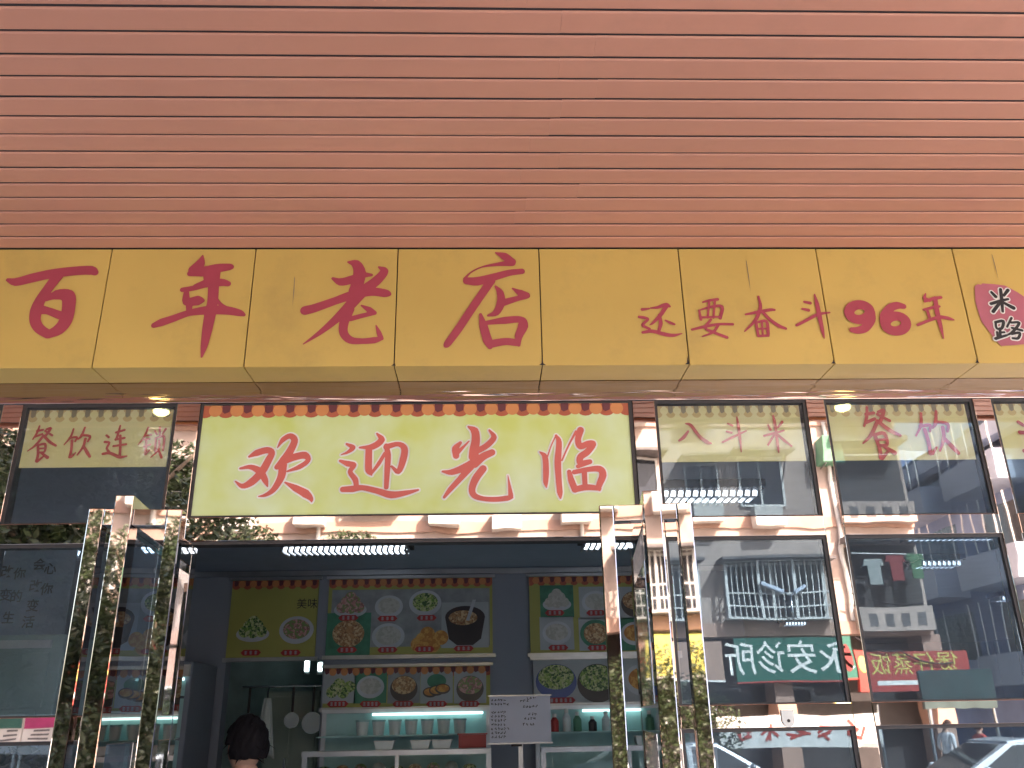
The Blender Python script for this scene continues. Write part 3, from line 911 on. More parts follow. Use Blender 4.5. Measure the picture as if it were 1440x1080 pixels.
banner(BAYS[2], 'yellow banner with four red characters in the window left of the door', [glyph_plane(k, YB) for k in ('can', 'yin', 'lian', 'suo')])
banner(BAYS[3], 'yellow banner with three red characters in the window right of the door', [glyph_plane(k, YB) for k in ('ba', 'dou3', 'mi3')])
cz = at_y(1240, 609, YB)[1]
banner(BAYS[4], 'yellow banner with two red characters, second window right of the door',
       [refit(glyph_plane('can', YB), at_y(1237, 608, YB)[0], cz, 0.150), refit(glyph_plane('yin', YB), at_y(1313, 607, YB)[0], cz, 0.152)])
banner(BAYS[5], 'yellow banner cut off by the right edge of the photo', [refit(glyph_plane('lian', YB), 2.155, cz, 0.145), refit(glyph_plane('suo', YB), 2.40, cz, 0.145)])
banner(BAYS[1], 'yellow banner cut off by the left edge of the photo', [refit(glyph_plane('dou3', YB), -2.16, 2.545, 0.13), refit(glyph_plane('mi3', YB), -1.96, 2.545, 0.13)])


# ---------------- the two open door leaves with their tall pull handles
def door_leaf(label, hinge, near, sL, sR, ztop):
    hx, hy = hinge
    nx_, ny_ = near
    t = thing('door_leaf', label, 'door', (hx, hy, 0.02), 'open double door leaves')
    d = Vector((nx_ - hx, ny_ - hy, 0))
    Ld = d.length
    d.normalize()
    s = Vector((-d.y, d.x, 0))                      # across the leaf
    if s.x < 0:
        s = -s
    H = Vector((hx, hy, 0))

    def P(al, ac, z):
        return H + d * al + s * ac + Vector((0, 0, z))

    def slab(a0, a1, c0, c1, z0, z1):
        q = MB()
        q.add([P(a0, c0, z0), P(a1, c0, z0), P(a1, c1, z0), P(a0, c1, z0), P(a0, c0, z1), P(a1, c0, z1), P(a1, c1, z1), P(a0, c1, z1)],
              [(3, 2, 1, 0), (4, 5, 6, 7), (0, 1, 5, 4), (1, 2, 6, 5), (2, 3, 7, 6), (3, 0, 4, 7)])
        return q
    w = 0.024
    build('stile', slab(Ld - 0.070, Ld, -w, w, 0.03, ztop), 'rose_handle', t, bevel=0.0025)
    build('stile', slab(0.0, 0.070, -w, w, 0.03, ztop), 'rose_handle', t, bevel=0.0025)
    for z0, z1 in ((ztop - 0.075, ztop - 0.001), (1.505, 1.58), (0.031, 0.14)):
        build('rail', slab(0.0705, Ld - 0.0705, -w + 0.001, w - 0.001, z0, z1), 'rose_handle', t, bevel=0.002)
    for z0, z1 in ((0.141, 1.504), (1.581, ztop - 0.076)):
        q = MB().add([P(0.0706, 0, z0), P(Ld - 0.0706, 0, z0), P(Ld - 0.0706, 0, z1), P(0.0706, 0, z1)], [(0, 1, 2, 3)])
        build('glass_pane', q, 'door_glass', t)
    zt = 2.100
    for sg, off in ((-1, sL), (1, sR)):
        q = MB()
        bw, bd = 0.040, 0.046
        c0 = sg * off
        a1 = Ld - 0.012
        h = slab(a1 - bd, a1, min(c0, c0 - sg * bw), max(c0, c0 - sg * bw), 0.35, zt)
        ho = build('pull_handle', h, 'rose_handle', t, bevel=0.003)
        for z in (zt - 0.046, 1.15, 0.352):
            ci, co = sg * (w + 0.0005), c0 - sg * (bw + 0.0005)
            build('cross_bar', slab(a1 - bd + 0.001, a1 - 0.001, min(ci, co), max(ci, co), z, z + 0.045), 'rose_handle', ho, bevel=0.002)
    return t


door_leaf('glass door leaf swung open on the right side of the entrance', (0.545, YF - 0.004), (0.462, 2.318), 0.146, 0.108, 2.134)
door_leaf('glass door leaf swung open on the left side of the entrance', (-1.050, YF - 0.004), (-0.978, 2.312), 0.092, 0.152, 2.134)

# ================================================================== INTERIOR
ZC = 2.575
YBK = 6.30
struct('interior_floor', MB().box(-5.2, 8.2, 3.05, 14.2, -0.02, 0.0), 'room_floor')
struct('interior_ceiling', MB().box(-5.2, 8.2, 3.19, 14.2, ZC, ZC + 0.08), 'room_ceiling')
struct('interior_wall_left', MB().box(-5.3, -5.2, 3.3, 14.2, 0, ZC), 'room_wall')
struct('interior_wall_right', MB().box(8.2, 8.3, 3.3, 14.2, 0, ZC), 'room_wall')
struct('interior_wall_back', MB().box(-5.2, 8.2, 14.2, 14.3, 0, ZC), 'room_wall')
struct('interior_bulkhead', MB().box(-3.2, 3.42, 3.165, 3.188, ZC - 0.02, 3.0), 'room_ceiling')
# serving wall with a doorway to the kitchen
q = MB()
q.box(-5.2, -1.80, YBK, YBK + 0.12, 0, ZC)
q.box(-1.80, -1.13, YBK, YBK + 0.12, 1.955, ZC)
q.box(-1.13, 1.75, YBK, YBK + 0.12, 0, ZC)
struct('interior_wall_serving', q, 'room_wall')
struct('kitchen_wall', MB().box(-3.4, -0.4, 8.5, 8.6, 0, ZC), 'kitchen_wall')
struct('interior_wall_partition', MB().box(1.75, 1.85, YBK - 0.0, 14.2, 0, ZC), 'room_wall')
struct('interior_cornice', MB().box(-2.4, 1.75, YBK - 0.03, YBK, ZC - 0.045, ZC - 0.012), 'trim_metal')


def lamp(name_label, x0, x1, y, z=2.50, rows=2):
    t = thing('ceiling_lamp', name_label, 'lamp', ((x0 + x1) / 2, y, z), 'louvred ceiling lamps inside the shop')
    build('housing', MB().box(x0 - 0.03, x1 + 0.03, y - 0.10, y + 0.12, z + 0.035, ZC - 0.001), 'backing_black', t)
    for r in range(rows):
        yy = y - 0.055 + 0.13 * r
        build('tube', MB().tube([(x0, yy, z + 0.018), (x1, yy, z + 0.018)], 0.013, 10), 'tube_light', t, smooth=True)
    q = MB()
    n = max(6, int((x1 - x0) / 0.034))
    for k in range(n + 1):
        x = x0 + (x1 - x0) * k / n
        q.add([(x - 0.006, y - 0.095, z + 0.034), (x + 0.006, y - 0.095, z + 0.034), (x + 0.006, y + 0.11, z + 0.034), (x - 0.006, y + 0.11, z + 0.034),
               (x - 0.006 - 0.010, y - 0.095, z - 0.006), (x + 0.006 - 0.010, y - 0.095, z - 0.006), (x + 0.006 - 0.010, y + 0.11, z - 0.006), (x - 0.006 - 0.010, y + 0.11, z - 0.006)],
              [(3, 2, 1, 0), (4, 5, 6, 7), (0, 1, 5, 4), (1, 2, 6, 5), (2, 3, 7, 6), (3, 0, 4, 7)])
    build('louvre', q, 'trim_metal', t)
    return t


lamp('lit louvred lamp seen through the door above the menu boards', -1.20, -0.47, 5.24)
lamp('lit louvred lamp partly hidden by the right door handles', 0.60, 1.08, 5.16)
lamp('lit louvred lamp behind the window below the three character banner', 0.62, 1.28, 3.96)
lamp('long lit louvred lamp in the second right window near the transom', 2.52, 3.10, 5.00)
lamp('short lit louvred lamp in the second right window, lower and farther', 3.06, 3.34, 6.05)
lamp('small lit louvred lamp at the right edge of the second right window', 4.80, 5.20, 8.10)
lamp('tiny lit louvred lamp deep behind the window with the reflected clinic sign', 3.46, 3.70, 10.2)
lamp('lit louvred lamp in the room behind the left window', -2.9, -2.3, 5.3)


# ---------------- menu boards
def dish(parent, px, py, r, kind, Y, bgc=None, cap=True):
    u, v = at_y(px, py, Y)
    k = r * 6.3 / F_PX
    q = MB()
    mats = [bgc or 'print_white', 'bowl_white', 'food_green', 'bowl_dark']
    if bgc:
        q.rect(u - k * 1.18, u + k * 1.18, v - k * 1.12, v + k * 1.08, Y - 0.0015, 0)
    if kind == 'plate':
        q.disc(u, v, Y - 0.003, k * 1.0, k * 0.78, mi=1)
        q.disc(u, v + 0.05 * k, Y - 0.0045, k * 0.78, k * 0.56, mi=2)
    elif kind == 'bowl':
        mats[1] = 'bowl_dark'
        q.disc(u, v - 0.12 * k, Y - 0.003, k * 1.0, k * 0.90, mi=1)
        q.disc(u, v + 0.12 * k, Y - 0.0045, k * 0.88, k * 0.62, mi=2)
    elif kind == 'bluebowl':
        mats[1] = 'bowl_blue'
        q.disc(u, v - 0.12 * k, Y - 0.003, k * 1.05, k * 0.85, mi=1)
        q.disc(u, v + 0.10 * k, Y - 0.0045, k * 0.92, k * 0.60, mi=2)
    elif kind == 'greenplate':
        mats[1] = 'print_green'
        mats[2] = 'food_brown'
        q.disc(u, v, Y - 0.003, k * 1.1, k * 0.95, mi=1)
        q.disc(u, v, Y - 0.0045, k * 0.85, k * 0.70, mi=2)
    elif kind == 'cakes':
        mats[2] = 'food_orange'
        for j, (a, b) in enumerate(((-0.5, -0.35), (0.3, -0.4), (0.0, 0.2), (0.75, 0.0), (-0.25, -0.1))):
            q.disc(u + a * k, v + b * k, Y - 0.003 - 0.0006 * j, k * 0.42, k * 0.40, mi=2)
    elif kind == 'heap':
        mats[2] = 'food_white'
        q.disc(u, v - 0.25 * k, Y - 0.003, k * 1.0, k * 0.45, mi=1)
        for j, (a, b) in enumerate(((-0.5, -0.1), (0.0, -0.15), (0.5, -0.1), (-0.25, 0.25), (0.25, 0.25), (0, 0.5))):
            q.disc(u + a * k, v + b * k, Y - 0.0045 - 0.0006 * j, k * 0.36, k * 0.34, mi=2)
    elif kind == 'pot':
        mats[1] = 'bowl_dark'
        mats[2] = 'food_brown'
        q.poly([(u - k, v + 0.35 * k), (u - 0.8 * k, v - 0.7 * k), (u - 0.4 * k, v - 1.0 * k), (u + 0.4 * k, v - 1.0 * k), (u + 0.8 * k, v - 0.7 * k), (u + k, v + 0.35 * k)], Y - 0.003, 1)
        q.disc(u, v + 0.35 * k, Y - 0.0040, k * 1.0, k * 0.55, mi=1)
        q.disc(u - 0.1 * k, v + 0.32 * k, Y - 0.0052, k * 0.72, k * 0.36, mi=2)
        mats.append('bowl_white')
        q.poly([(u + 0.05 * k, v + 0.2 * k), (u + 0.2 * k, v + 0.15 * k), (u + 0.55 * k, v + 1.2 * k), (u + 0.38 * k, v + 1.2 * k)], Y - 0.0062, 4)
    elif kind == 'eggplant':
        mats[2] = 'food_orange'
        mats[1] = 'print_green'
        q.disc(u, v + 0.4 * k, Y - 0.003, k * 0.7, k * 0.5, mi=1)
        for j, a in enumerate((-0.45, 0.0, 0.45)):
            q.disc(u + a * k, v - 0.25 * k + 0.25 * a * k, Y - 0.004 - 0.0016 * j, k * 0.55, k * 0.36, mi=3)
            q.disc(u + a * k, v - 0.22 * k + 0.25 * a * k, Y - 0.0048 - 0.0016 * j, k * 0.46, k * 0.26, mi=2)
    o = build('dish_picture', q, mats, parent)
    return o, u, v, k


def recolour(o, slot, m):
    o.data.materials[slot] = MATS[m]


def caption(parent, px, py, w, Y):
    u, v = at_y(px, py, Y)
    hw, hh = w * 6.3 / F_PX / 2, 0.019
    q = MB()
    pts = [(u - hw + hh, v - hh), (u + hw - hh, v - hh), (u + hw, v), (u + hw - hh, v + hh), (u - hw + hh, v + hh), (u - hw, v)]
    q.poly(pts, Y - 0.0075, 0)
    n = max(3, int(hw * 2 / 0.036))
    for k in range(n):
        x = u - hw + hh + (2 * hw - 2 * hh) * (k + 0.5) / n
        for j in range(3):
            q.rect(x - 0.009, x + 0.009, v - 0.010 + j * 0.008, v - 0.006 + j * 0.008, Y - 0.0087 - 0.0003 * j, 1)
        q.rect(x - 0.002, x + 0.002, v - 0.012, v + 0.013, Y - 0.0100, 1)
    return build('caption', q, ['caption_red', 'print_white'], parent)


def menu_board(label, x0, x1, z0, z1, eave=True, mat='board_yellow'):
    Y = YBK - 0.03
    t = thing('menu_board', label, 'menu board', ((x0 + x1) / 2, Y, z0), 'menu boards on the serving wall')
    build('board', MB().box(x0, x1, Y, Y + 0.028, z0, z1), mat, t)
    build('frame_rail', MB().box(x0 - 0.02, x1 + 0.02, Y - 0.006, Y + 0.029, z0 - 0.028, z0 - 0.002), 'trim_metal', t)
    build('frame_rail', MB().box(x0 - 0.02, x1 + 0.02, Y - 0.006, Y + 0.029, z1 + 0.002, z1 + 0.022), 'trim_metal', t)
    if eave:
        scallops(t, x0, x1, z1 - 0.002, Y, 0.079, ('awning_rust', 'awning_orange', 'awning_maroon'), 0.062)
    return t, Y


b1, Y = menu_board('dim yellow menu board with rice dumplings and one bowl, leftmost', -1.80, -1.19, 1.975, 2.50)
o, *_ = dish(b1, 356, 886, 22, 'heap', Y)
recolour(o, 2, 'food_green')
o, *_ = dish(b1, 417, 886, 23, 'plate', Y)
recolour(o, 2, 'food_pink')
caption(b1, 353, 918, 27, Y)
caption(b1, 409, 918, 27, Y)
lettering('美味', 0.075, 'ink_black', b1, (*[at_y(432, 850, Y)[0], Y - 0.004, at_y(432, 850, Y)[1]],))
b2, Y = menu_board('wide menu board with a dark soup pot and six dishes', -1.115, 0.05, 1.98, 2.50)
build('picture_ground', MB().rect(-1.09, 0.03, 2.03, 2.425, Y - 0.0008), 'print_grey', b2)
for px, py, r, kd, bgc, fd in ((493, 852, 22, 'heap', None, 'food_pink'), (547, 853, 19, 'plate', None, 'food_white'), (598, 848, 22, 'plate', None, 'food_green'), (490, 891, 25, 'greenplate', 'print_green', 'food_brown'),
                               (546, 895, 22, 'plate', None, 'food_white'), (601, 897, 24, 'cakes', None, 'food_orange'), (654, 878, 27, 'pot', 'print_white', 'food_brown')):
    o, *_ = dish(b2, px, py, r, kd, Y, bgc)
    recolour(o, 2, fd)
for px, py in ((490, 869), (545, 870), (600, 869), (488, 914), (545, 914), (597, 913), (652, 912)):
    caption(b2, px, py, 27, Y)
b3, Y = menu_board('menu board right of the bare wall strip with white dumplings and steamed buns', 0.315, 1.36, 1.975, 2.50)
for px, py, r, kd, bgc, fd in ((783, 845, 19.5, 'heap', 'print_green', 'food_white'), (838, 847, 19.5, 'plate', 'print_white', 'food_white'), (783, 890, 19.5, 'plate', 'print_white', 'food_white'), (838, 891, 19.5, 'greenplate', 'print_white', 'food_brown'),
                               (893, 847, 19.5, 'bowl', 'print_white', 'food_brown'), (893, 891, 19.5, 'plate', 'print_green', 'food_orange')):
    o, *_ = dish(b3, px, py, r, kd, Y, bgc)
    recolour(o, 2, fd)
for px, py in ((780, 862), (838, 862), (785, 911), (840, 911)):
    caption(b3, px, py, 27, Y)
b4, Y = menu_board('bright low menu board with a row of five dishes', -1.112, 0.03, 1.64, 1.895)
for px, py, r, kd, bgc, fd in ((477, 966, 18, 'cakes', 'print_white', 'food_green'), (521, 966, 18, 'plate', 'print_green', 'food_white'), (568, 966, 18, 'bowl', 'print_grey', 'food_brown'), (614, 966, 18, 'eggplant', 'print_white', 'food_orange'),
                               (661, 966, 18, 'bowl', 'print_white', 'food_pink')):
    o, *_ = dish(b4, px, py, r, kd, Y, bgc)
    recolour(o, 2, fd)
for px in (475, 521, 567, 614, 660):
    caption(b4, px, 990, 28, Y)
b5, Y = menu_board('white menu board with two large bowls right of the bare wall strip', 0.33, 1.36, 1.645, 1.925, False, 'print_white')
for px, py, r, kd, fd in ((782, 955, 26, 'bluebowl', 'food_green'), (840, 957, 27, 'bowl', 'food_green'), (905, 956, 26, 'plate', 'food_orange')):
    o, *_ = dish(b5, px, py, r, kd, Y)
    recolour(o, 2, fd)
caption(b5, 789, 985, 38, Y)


# ---------------- glass display counters below the boards
def counter(label, x0, x1, group='glass serving counters'):
    y0, y1 = 5.62, 6.24
    t = thing('display_counter', label, 'counter', ((x0 + x1) / 2, 5.9, 0), group)
    build('cabinet', MB().box(x0, x1, y0 + 0.02, y1, 0.0, 1.02), 'case_frame', t)
    f = MB()
    for x in (x0, x1 - 0.03):
        f.box(x, x + 0.03, y0, y0 + 0.03, 1.02, 1.355)
        f.box(x, x + 0.03, y1 - 0.03, y1, 1.02, 1.60)
    f.box(x0, x1, y0 - 0.03, y0 + 0.10, 1.356, 1.385)
    f.box(x0, x1, y1 - 0.05, y1, 1.601, 1.625)
    mx_ = (x0 + x1) / 2
    f.box(mx_ - 0.012, mx_ + 0.012, y0, y0 + 0.02, 1.03, 1.355)
    build('frame', f, 'case_frame', t)
    build('back_panel', MB().box(x0 + 0.03, x1 - 0.03, y1 - 0.028, y1 - 0.015, 1.02, 1.60), 'case_panel', t)
    build('shelf', MB().box(x0 + 0.03, x1 - 0.03, y0 + 0.25, y1 - 0.03, 1.455, 1.463), 'case_panel', t)
    build('shelf', MB().box(x0 + 0.03, x1 - 0.03, y0 + 0.10, y1 - 0.03, 1.202, 1.210), 'case_panel', t)
    build('lamp_strip', MB().box(x0 + 0.3 * (x1 - x0), x1 - 0.05, y1 - 0.065, y1 - 0.05, 1.582, 1.598), 'case_light', t)
    build('front_glass', MB().rect(x0 + 0.03, x1 - 0.03, 1.02, 1.356, y0 + 0.012), 'case_glass', t)
    return t


counter('lit glass serving counter under the low five dish board', -1.10, 0.03)
counter('glass serving counter under the white two bowl board', 0.33, 1.40)
q = MB()
for k in range(7):
    x = -0.80 + k * 0.105
    tb = thing('food_tub', 'white food tub on the lit counter shelf, %s from the left' % ('first second third fourth fifth sixth seventh'.split()[k]), 'tub', (x, 6.0, 1.464), 'tubs on the lit counter shelf')
    build('body', MB().tube([(x, 6.0, 1.464), (x, 6.0, 1.545)], [0.034, 0.042], 12), 'tub_white', tb, smooth=False)
    build('lid', MB().tube([(x, 6.0, 1.5455), (x, 6.0, 1.556)], [0.045, 0.044], 12), 'case_panel', tb)
rt = thing('food_crate', 'dark red plastic crate at the right end of the lit counter', 'crate', (-0.08, 5.8, 1.386))
q = MB()
q.box(-0.17, 0.0, 5.72, 5.74, 1.386, 1.46)
q.box(-0.17, 0.0, 5.88, 5.90, 1.386, 1.46)
q.box(-0.17, -0.155, 5.741, 5.879, 1.386, 1.46)
q.box(-0.015, 0.0, 5.741, 5.879, 1.386, 1.46)
build('body', q, 'tray_red', rt)
build('rim', MB().box(-0.178, 0.008, 5.714, 5.906, 1.461, 1.468), 'tray_red', rt)
for k, x in enumerate((-0.62, -0.40, -0.27, 0.95, 1.03, 1.11)):
    w = 0.06 if k < 3 else 0.032
    bx = thing('food_box', ('squat pale box on the lit counter ledge, %s' % ('leftmost', 'middle', 'rightmost')[k]) if k < 3 else ('small white cup on the right counter ledge, %s of three' % ('leftmost', 'middle', 'rightmost')[k - 3]), 'box', (x, 5.7, 1.386), 'boxes on the counters')
    build('body', MB().prism([(x - w * 0.8, 1.386), (x + w * 0.8, 1.386), (x + w, 1.43), (x - w, 1.43)], 5.66, 5.75), 'tub_white', bx)
    build('lid', MB().box(x - w * 1.04, x + w * 1.04, 5.655, 5.755, 1.4305, 1.437), 'ink_white', bx)

for k in range(9):
    x = -1.0 + k * 0.112 + (0.50 if k > 8 else 0)
    fb = thing('food_bowl', 'pale bowl behind the front glass of the lit counter, %s from the left' % ('first second third fourth fifth sixth seventh eighth ninth'.split()[k]), 'bowl', (x, 5.82, 1.211), 'bowls behind the counter glass')
    build('bowl', MB().tube([(x, 5.82, 1.211), (x, 5.82, 1.235), (x, 5.82, 1.27)], [0.025, 0.042, 0.05], 14), 'bowl_white' if k % 3 else 'bowl_blue', fb, smooth=False)
    build('food', MB().sphere((x, 5.82, 1.272), (0.042, 0.042, 0.022 + 0.006 * (k % 4)), 12, 8), ('food_green', 'food_brown', 'food_pink', 'food_white')[k % 4], fb, smooth=True)
for k, (x, m_, h) in enumerate(((0.45, 'tray_red', 0.11), (0.53, 'tub_white', 0.14), (0.60, 'awning_green', 0.12), (0.70, 'bowl_dark', 0.09), (0.79, 'tub_white', 0.12), (1.2, 'awning_orange', 0.13))):
    bt = thing('sauce_bottle', ('red', 'tall white', 'green', 'short black', 'squat white', 'orange')[k] + ' bottle at the back of the right serving counter', 'bottle', (x, 6.05, 1.464), 'bottles on the right counter')
    build('body', MB().tube([(x, 6.05, 1.464), (x, 6.05, 1.464 + h * 0.6), (x, 6.05, 1.464 + h * 0.8)], [0.028, 0.028, 0.012], 12), m_, bt)
    build('cap', MB().tube([(x, 6.05, 1.4645 + h * 0.8), (x, 6.05, 1.464 + h)], 0.014, 10), 'ink_white', bt)
# hand-written price board in front of the counters
wb = thing('price_board', 'white board with handwritten lists hanging before the wall strip', 'board', (0.19, 5.2, 1.42))
YP = 5.2
build('panel', MB().box(0.020, 0.366, YP, YP + 0.012, 1.424, 1.667), 'paper_lilac', wb)
build('top_frame', MB().box(0.012, 0.374, YP - 0.003, YP + 0.013, 1.6675, 1.675), 'trim_metal', wb)
build('bottom_frame', MB().box(0.012, 0.374, YP - 0.003, YP + 0.013, 1.416, 1.4235), 'trim_metal', wb)
build('clip', MB().box(0.14, 0.20, YP - 0.012, YP + 0.016, 1.404, 1.4155), 'backing_black', wb, bevel=0.002)
build('stand', MB().box(0.18, 0.205, YP + 0.014, YP + 0.03, 0.0, 1.62), 'trim_metal', wb)
q = MB()
hr = random.Random(3)


def scribble(q, u0, u1, v, hgt):
    x = u0
    while x < u1:
        for k in range(4):
            a = hr.uniform(0, math.pi)
            l = hgt * hr.uniform(0.35, 0.6)
            cx, cz_ = x + hr.uniform(-0.3, 0.3) * hgt, v + hr.uniform(-0.3, 0.3) * hgt
            dx, dz = math.cos(a) * l / 2, math.sin(a) * l / 2
            nx_, nz_ = -math.sin(a) * hgt * 0.085, math.cos(a) * hgt * 0.085
            q.poly([(cx - dx - nx_, cz_ - dz - nz_), (cx + dx - nx_, cz_ + dz - nz_), (cx + dx + nx_, cz_ + dz + nz_), (cx - dx + nx_, cz_ - dz + nz_)], YP - 0.0015 - hr.uniform(0, 0.001))
        x += hgt * 1.05


for k in range(10):
    if k != 2:
        scribble(q, 0.036, 0.036 + hr.uniform(0.075, 0.098), 1.648 - k * 0.0215, 0.0165)
for u, v, l in ((0.24, 1.655, 0.04), (0.20, 1.641, 0.04), (0.215, 1.612, 0.085), (0.245, 1.572, 0.05), (0.22, 1.548, 0.055), (0.215, 1.518, 0.06)):
    scribble(q, u, u + l, v, 0.017)
build('handwriting', q, 'ink_black', wb)

# kitchen things beyond the doorway
kc = thing('kitchen_cabinet', 'pale steel cabinet in the kitchen doorway behind the towel', 'cabinet', (-1.45, 7.3, 0))
build('body', MB().box(-1.72, -1.30, 7.2, 7.7, 0, 1.78), 'fridge_green', kc, bevel=0.01)
build('door', MB().box(-1.70, -1.52, 7.185, 7.199, 0.1, 1.74), 'fridge_green', kc, bevel=0.004)
build('door', MB().box(-1.50, -1.32, 7.185, 7.199, 0.1, 1.74), 'fridge_green', kc, bevel=0.004)
build('handle', MB().box(-1.545, -1.53, 7.16, 7.184, 0.9, 1.3), 'steel', kc)
tw = MB()
nx_, nz_ = 9, 12
vs = []
for j in range(nz_):
    for i in range(nx_):
        u, v = i / (nx_ - 1), j / (nz_ - 1)
        vs.append((-1.60 + (u - 0.5) * (0.05 + 0.12 * v), 6.75 + 0.015 * math.sin(u * 9 + v * 2), 1.72 - 0.36 * v - 0.05 * u * v))
tw.add(vs, [(j * nx_ + i, j * nx_ + i + 1, (j + 1) * nx_ + i + 1, (j + 1) * nx_ + i) for j in range(nz_ - 1) for i in range(nx_ - 1)])
tt = thing('towel', 'pale towel hanging in the kitchen doorway', 'towel', (-1.60, 6.75, 1.36))
to = build('cloth', tw, 'tub_white', tt, smooth=True)
sm = to.modifiers.new('thickness', 'SOLIDIFY')
sm.thickness = 0.008
build('hook', MB().tube([(-1.60, 6.75, 1.72), (-1.60, 6.74, 1.76), (-1.60, 6.78, 1.80)], 0.006, 6), 'steel', tt)
build('rail', MB().tube([(-1.80, 6.78, 1.80), (-1.13, 6.78, 1.80)], 0.008, 6), 'steel', tt)
for x, y, z, h, lab in ((-1.62, 8.2, 1.98, 0.10, 'upright lit tube lamp in the kitchen, left of a pair'), (-1.50, 8.2, 1.98, 0.07, 'upright lit tube lamp in the kitchen, right of a pair')):
    kl = thing('kitchen_lamp', lab, 'lamp', (x, y, z), 'kitchen lamps')
    build('tube', MB().tube([(x, y, z), (x, y, z + h)], 0.016, 8), 'kitchen_light', kl)
    build('holder', MB().box(x - 0.03, x + 0.03, y + 0.018, y + 0.05, z - 0.03, z + h + 0.03), 'steel', kl)
for k, (x, r, lab) in enumerate(((-1.74, 0.07, 'steel pan hanging in the kitchen doorway, leftmost'), (-1.42, 0.055, 'steel pan hanging in the kitchen doorway right of the towel'), (-1.27, 0.075, 'steel pan hanging in the kitchen doorway, rightmost'))):
    pn = thing('hanging_pan', lab, 'pan', (x, 6.78, 1.5), 'pans in the kitchen doorway')
    build('dish', MB().tube([(x, 6.765, 1.62 - r), (x, 6.79, 1.62 - r)], [r, r * 0.8], 18), 'steel', pn)
    build('handle', MB().box(x - 0.008, x + 0.008, 6.772, 6.782, 1.62, 1.792), 'gasket', pn)
# tall glass fridge just left of the doorway
gf = thing('glass_fridge', 'tall lit drinks fridge inside at the left of the entrance', 'fridge', (-2.02, 5.9, 0))
build('body', MB().box(-2.22, -1.84, 5.72, 6.25, 0, 1.92), 'room_wall', gf, bevel=0.01)
build('interior', MB().rect(-2.19, -1.87, 0.3, 1.80, 5.715), 'case_panel', gf)
for k in range(6):
    build('shelf', MB().box(-2.19, -1.87, 5.700, 5.714, 0.5 + 0.24 * k, 0.515 + 0.24 * k), 'steel', gf)
build('lamp_strip', MB().box(-2.18, -1.88, 5.700, 5.712, 1.806, 1.822), 'case_light', gf)
build('header', MB().box(-2.21, -1.85, 5.69, 5.719, 1.83, 1.90), 'carton', gf)

# left window: calligraphy scroll, pale cabinet, cartons, pot plant
sc = thing('calligraphy_scroll', 'blue grey wall hanging with columns of black brush characters behind the left window', 'wall hanging', (-2.5, 4.7, 1.6))
YC = 4.70
build('panel', MB().box(-3.35, -2.72, YC, YC + 0.01, 1.60, 2.52), 'scroll_blue', sc)
build('panel', MB().box(-2.712, -2.20, YC + 0.002, YC + 0.012, 1.60, 2.52), 'scroll_blue', sc)
build('roller', MB().tube([(-3.38, YC, 2.53), (-2.17, YC, 2.53)], 0.015, 10), 'gasket', sc)
for px, py, ch in ((10, 805, '改'), (8, 838, '变'), (28, 808, '你'), (23, 840, '的'), (56, 795, '会'), (50, 825, '改'), (46, 853, '变'), (71, 801, '心'), (66, 830, '你'), (43, 718, '什'), (12, 870, '生'), (40, 876, '活')):
    u, v = at_y(px, py, YC)
    lettering(ch, 0.066, 'ink_black', sc, (u, YC - 0.004, v), bold=0.0012)
fc = thing('metal_cabinet', 'pale green metal cabinet behind the left window', 'cabinet', (-2.45, 4.3, 0.9))
u0, v0 = at_y(0, 893, 4.1)
u1, v1 = at_y(72, 1012, 4.1)
build('body', MB().box(u0 - 0.25, u1, 4.1, 4.5, v1, v0), 'fridge_green', fc, bevel=0.006)
build('door', MB().box(u0 - 0.22, u1 - 0.05, 4.088, 4.099, v1 + 0.05, v0 - 0.08), 'fridge_green', fc, bevel=0.004)
build('top_strip', MB().box(u0 - 0.22, u1 - 0.05, 4.085, 4.0985, v0 - 0.06, v0 - 0.025), 'ink_white', fc)
build('drawer', MB().box(u0 - 0.22, u1 - 0.07, 4.088, 4.0995, v1 + 0.012, v1 + 0.045), 'fridge_green', fc, bevel=0.003)
for a in (u0 - 0.25, u1 - 0.05):
    build('leg', MB().box(a, a + 0.05, 4.12, 4.48, 0.0, v1), 'steel', fc)
# poster stands on the pavement that show in the steel of the left windows
for px0, px1, lab, c2 in ((34, 74, 'white poster stand with a magenta band, mirrored in the left rail', 'carton_magenta'), (-6, 26, 'poster stand with a green band, mirrored in the left rail', 'clinic_green'), (116, 150, 'poster stand with a red band, mirrored in the left door handles', 'shop_red')):
    a, zt_ = at_y(px0, 1006, 10.6)
    b, zb_ = at_y(px1, 1046, 10.6)
    yk = 6.2 - 10.6
    ct = thing('poster_stand', lab, 'poster stand', ((a + b) / 2, yk, ZR), 'poster stands on the pavement')
    build('panel', MB().box(a, b, yk - 0.04, yk, zb_ - 0.1, zt_), 'carton', ct, bevel=0.005)
    build('band', MB().rect(a + 0.01, b - 0.01, zt_ - 0.14, zt_ - 0.01, yk + 0.003), c2, ct)
    for k in range(3):
        build('print', MB().rect(a + 0.08 + 0.03 * k, b - 0.05, zb_ + 0.04 + 0.045 * k, zb_ + 0.06 + 0.045 * k, yk + 0.003), 'concrete_dark', ct)
    for x in (a + 0.03, b - 0.03):
        build('post', MB().tube([(x, yk - 0.02, ZR), (x, yk - 0.02, zb_ - 0.101)], 0.02, 8), 'steel', ct)


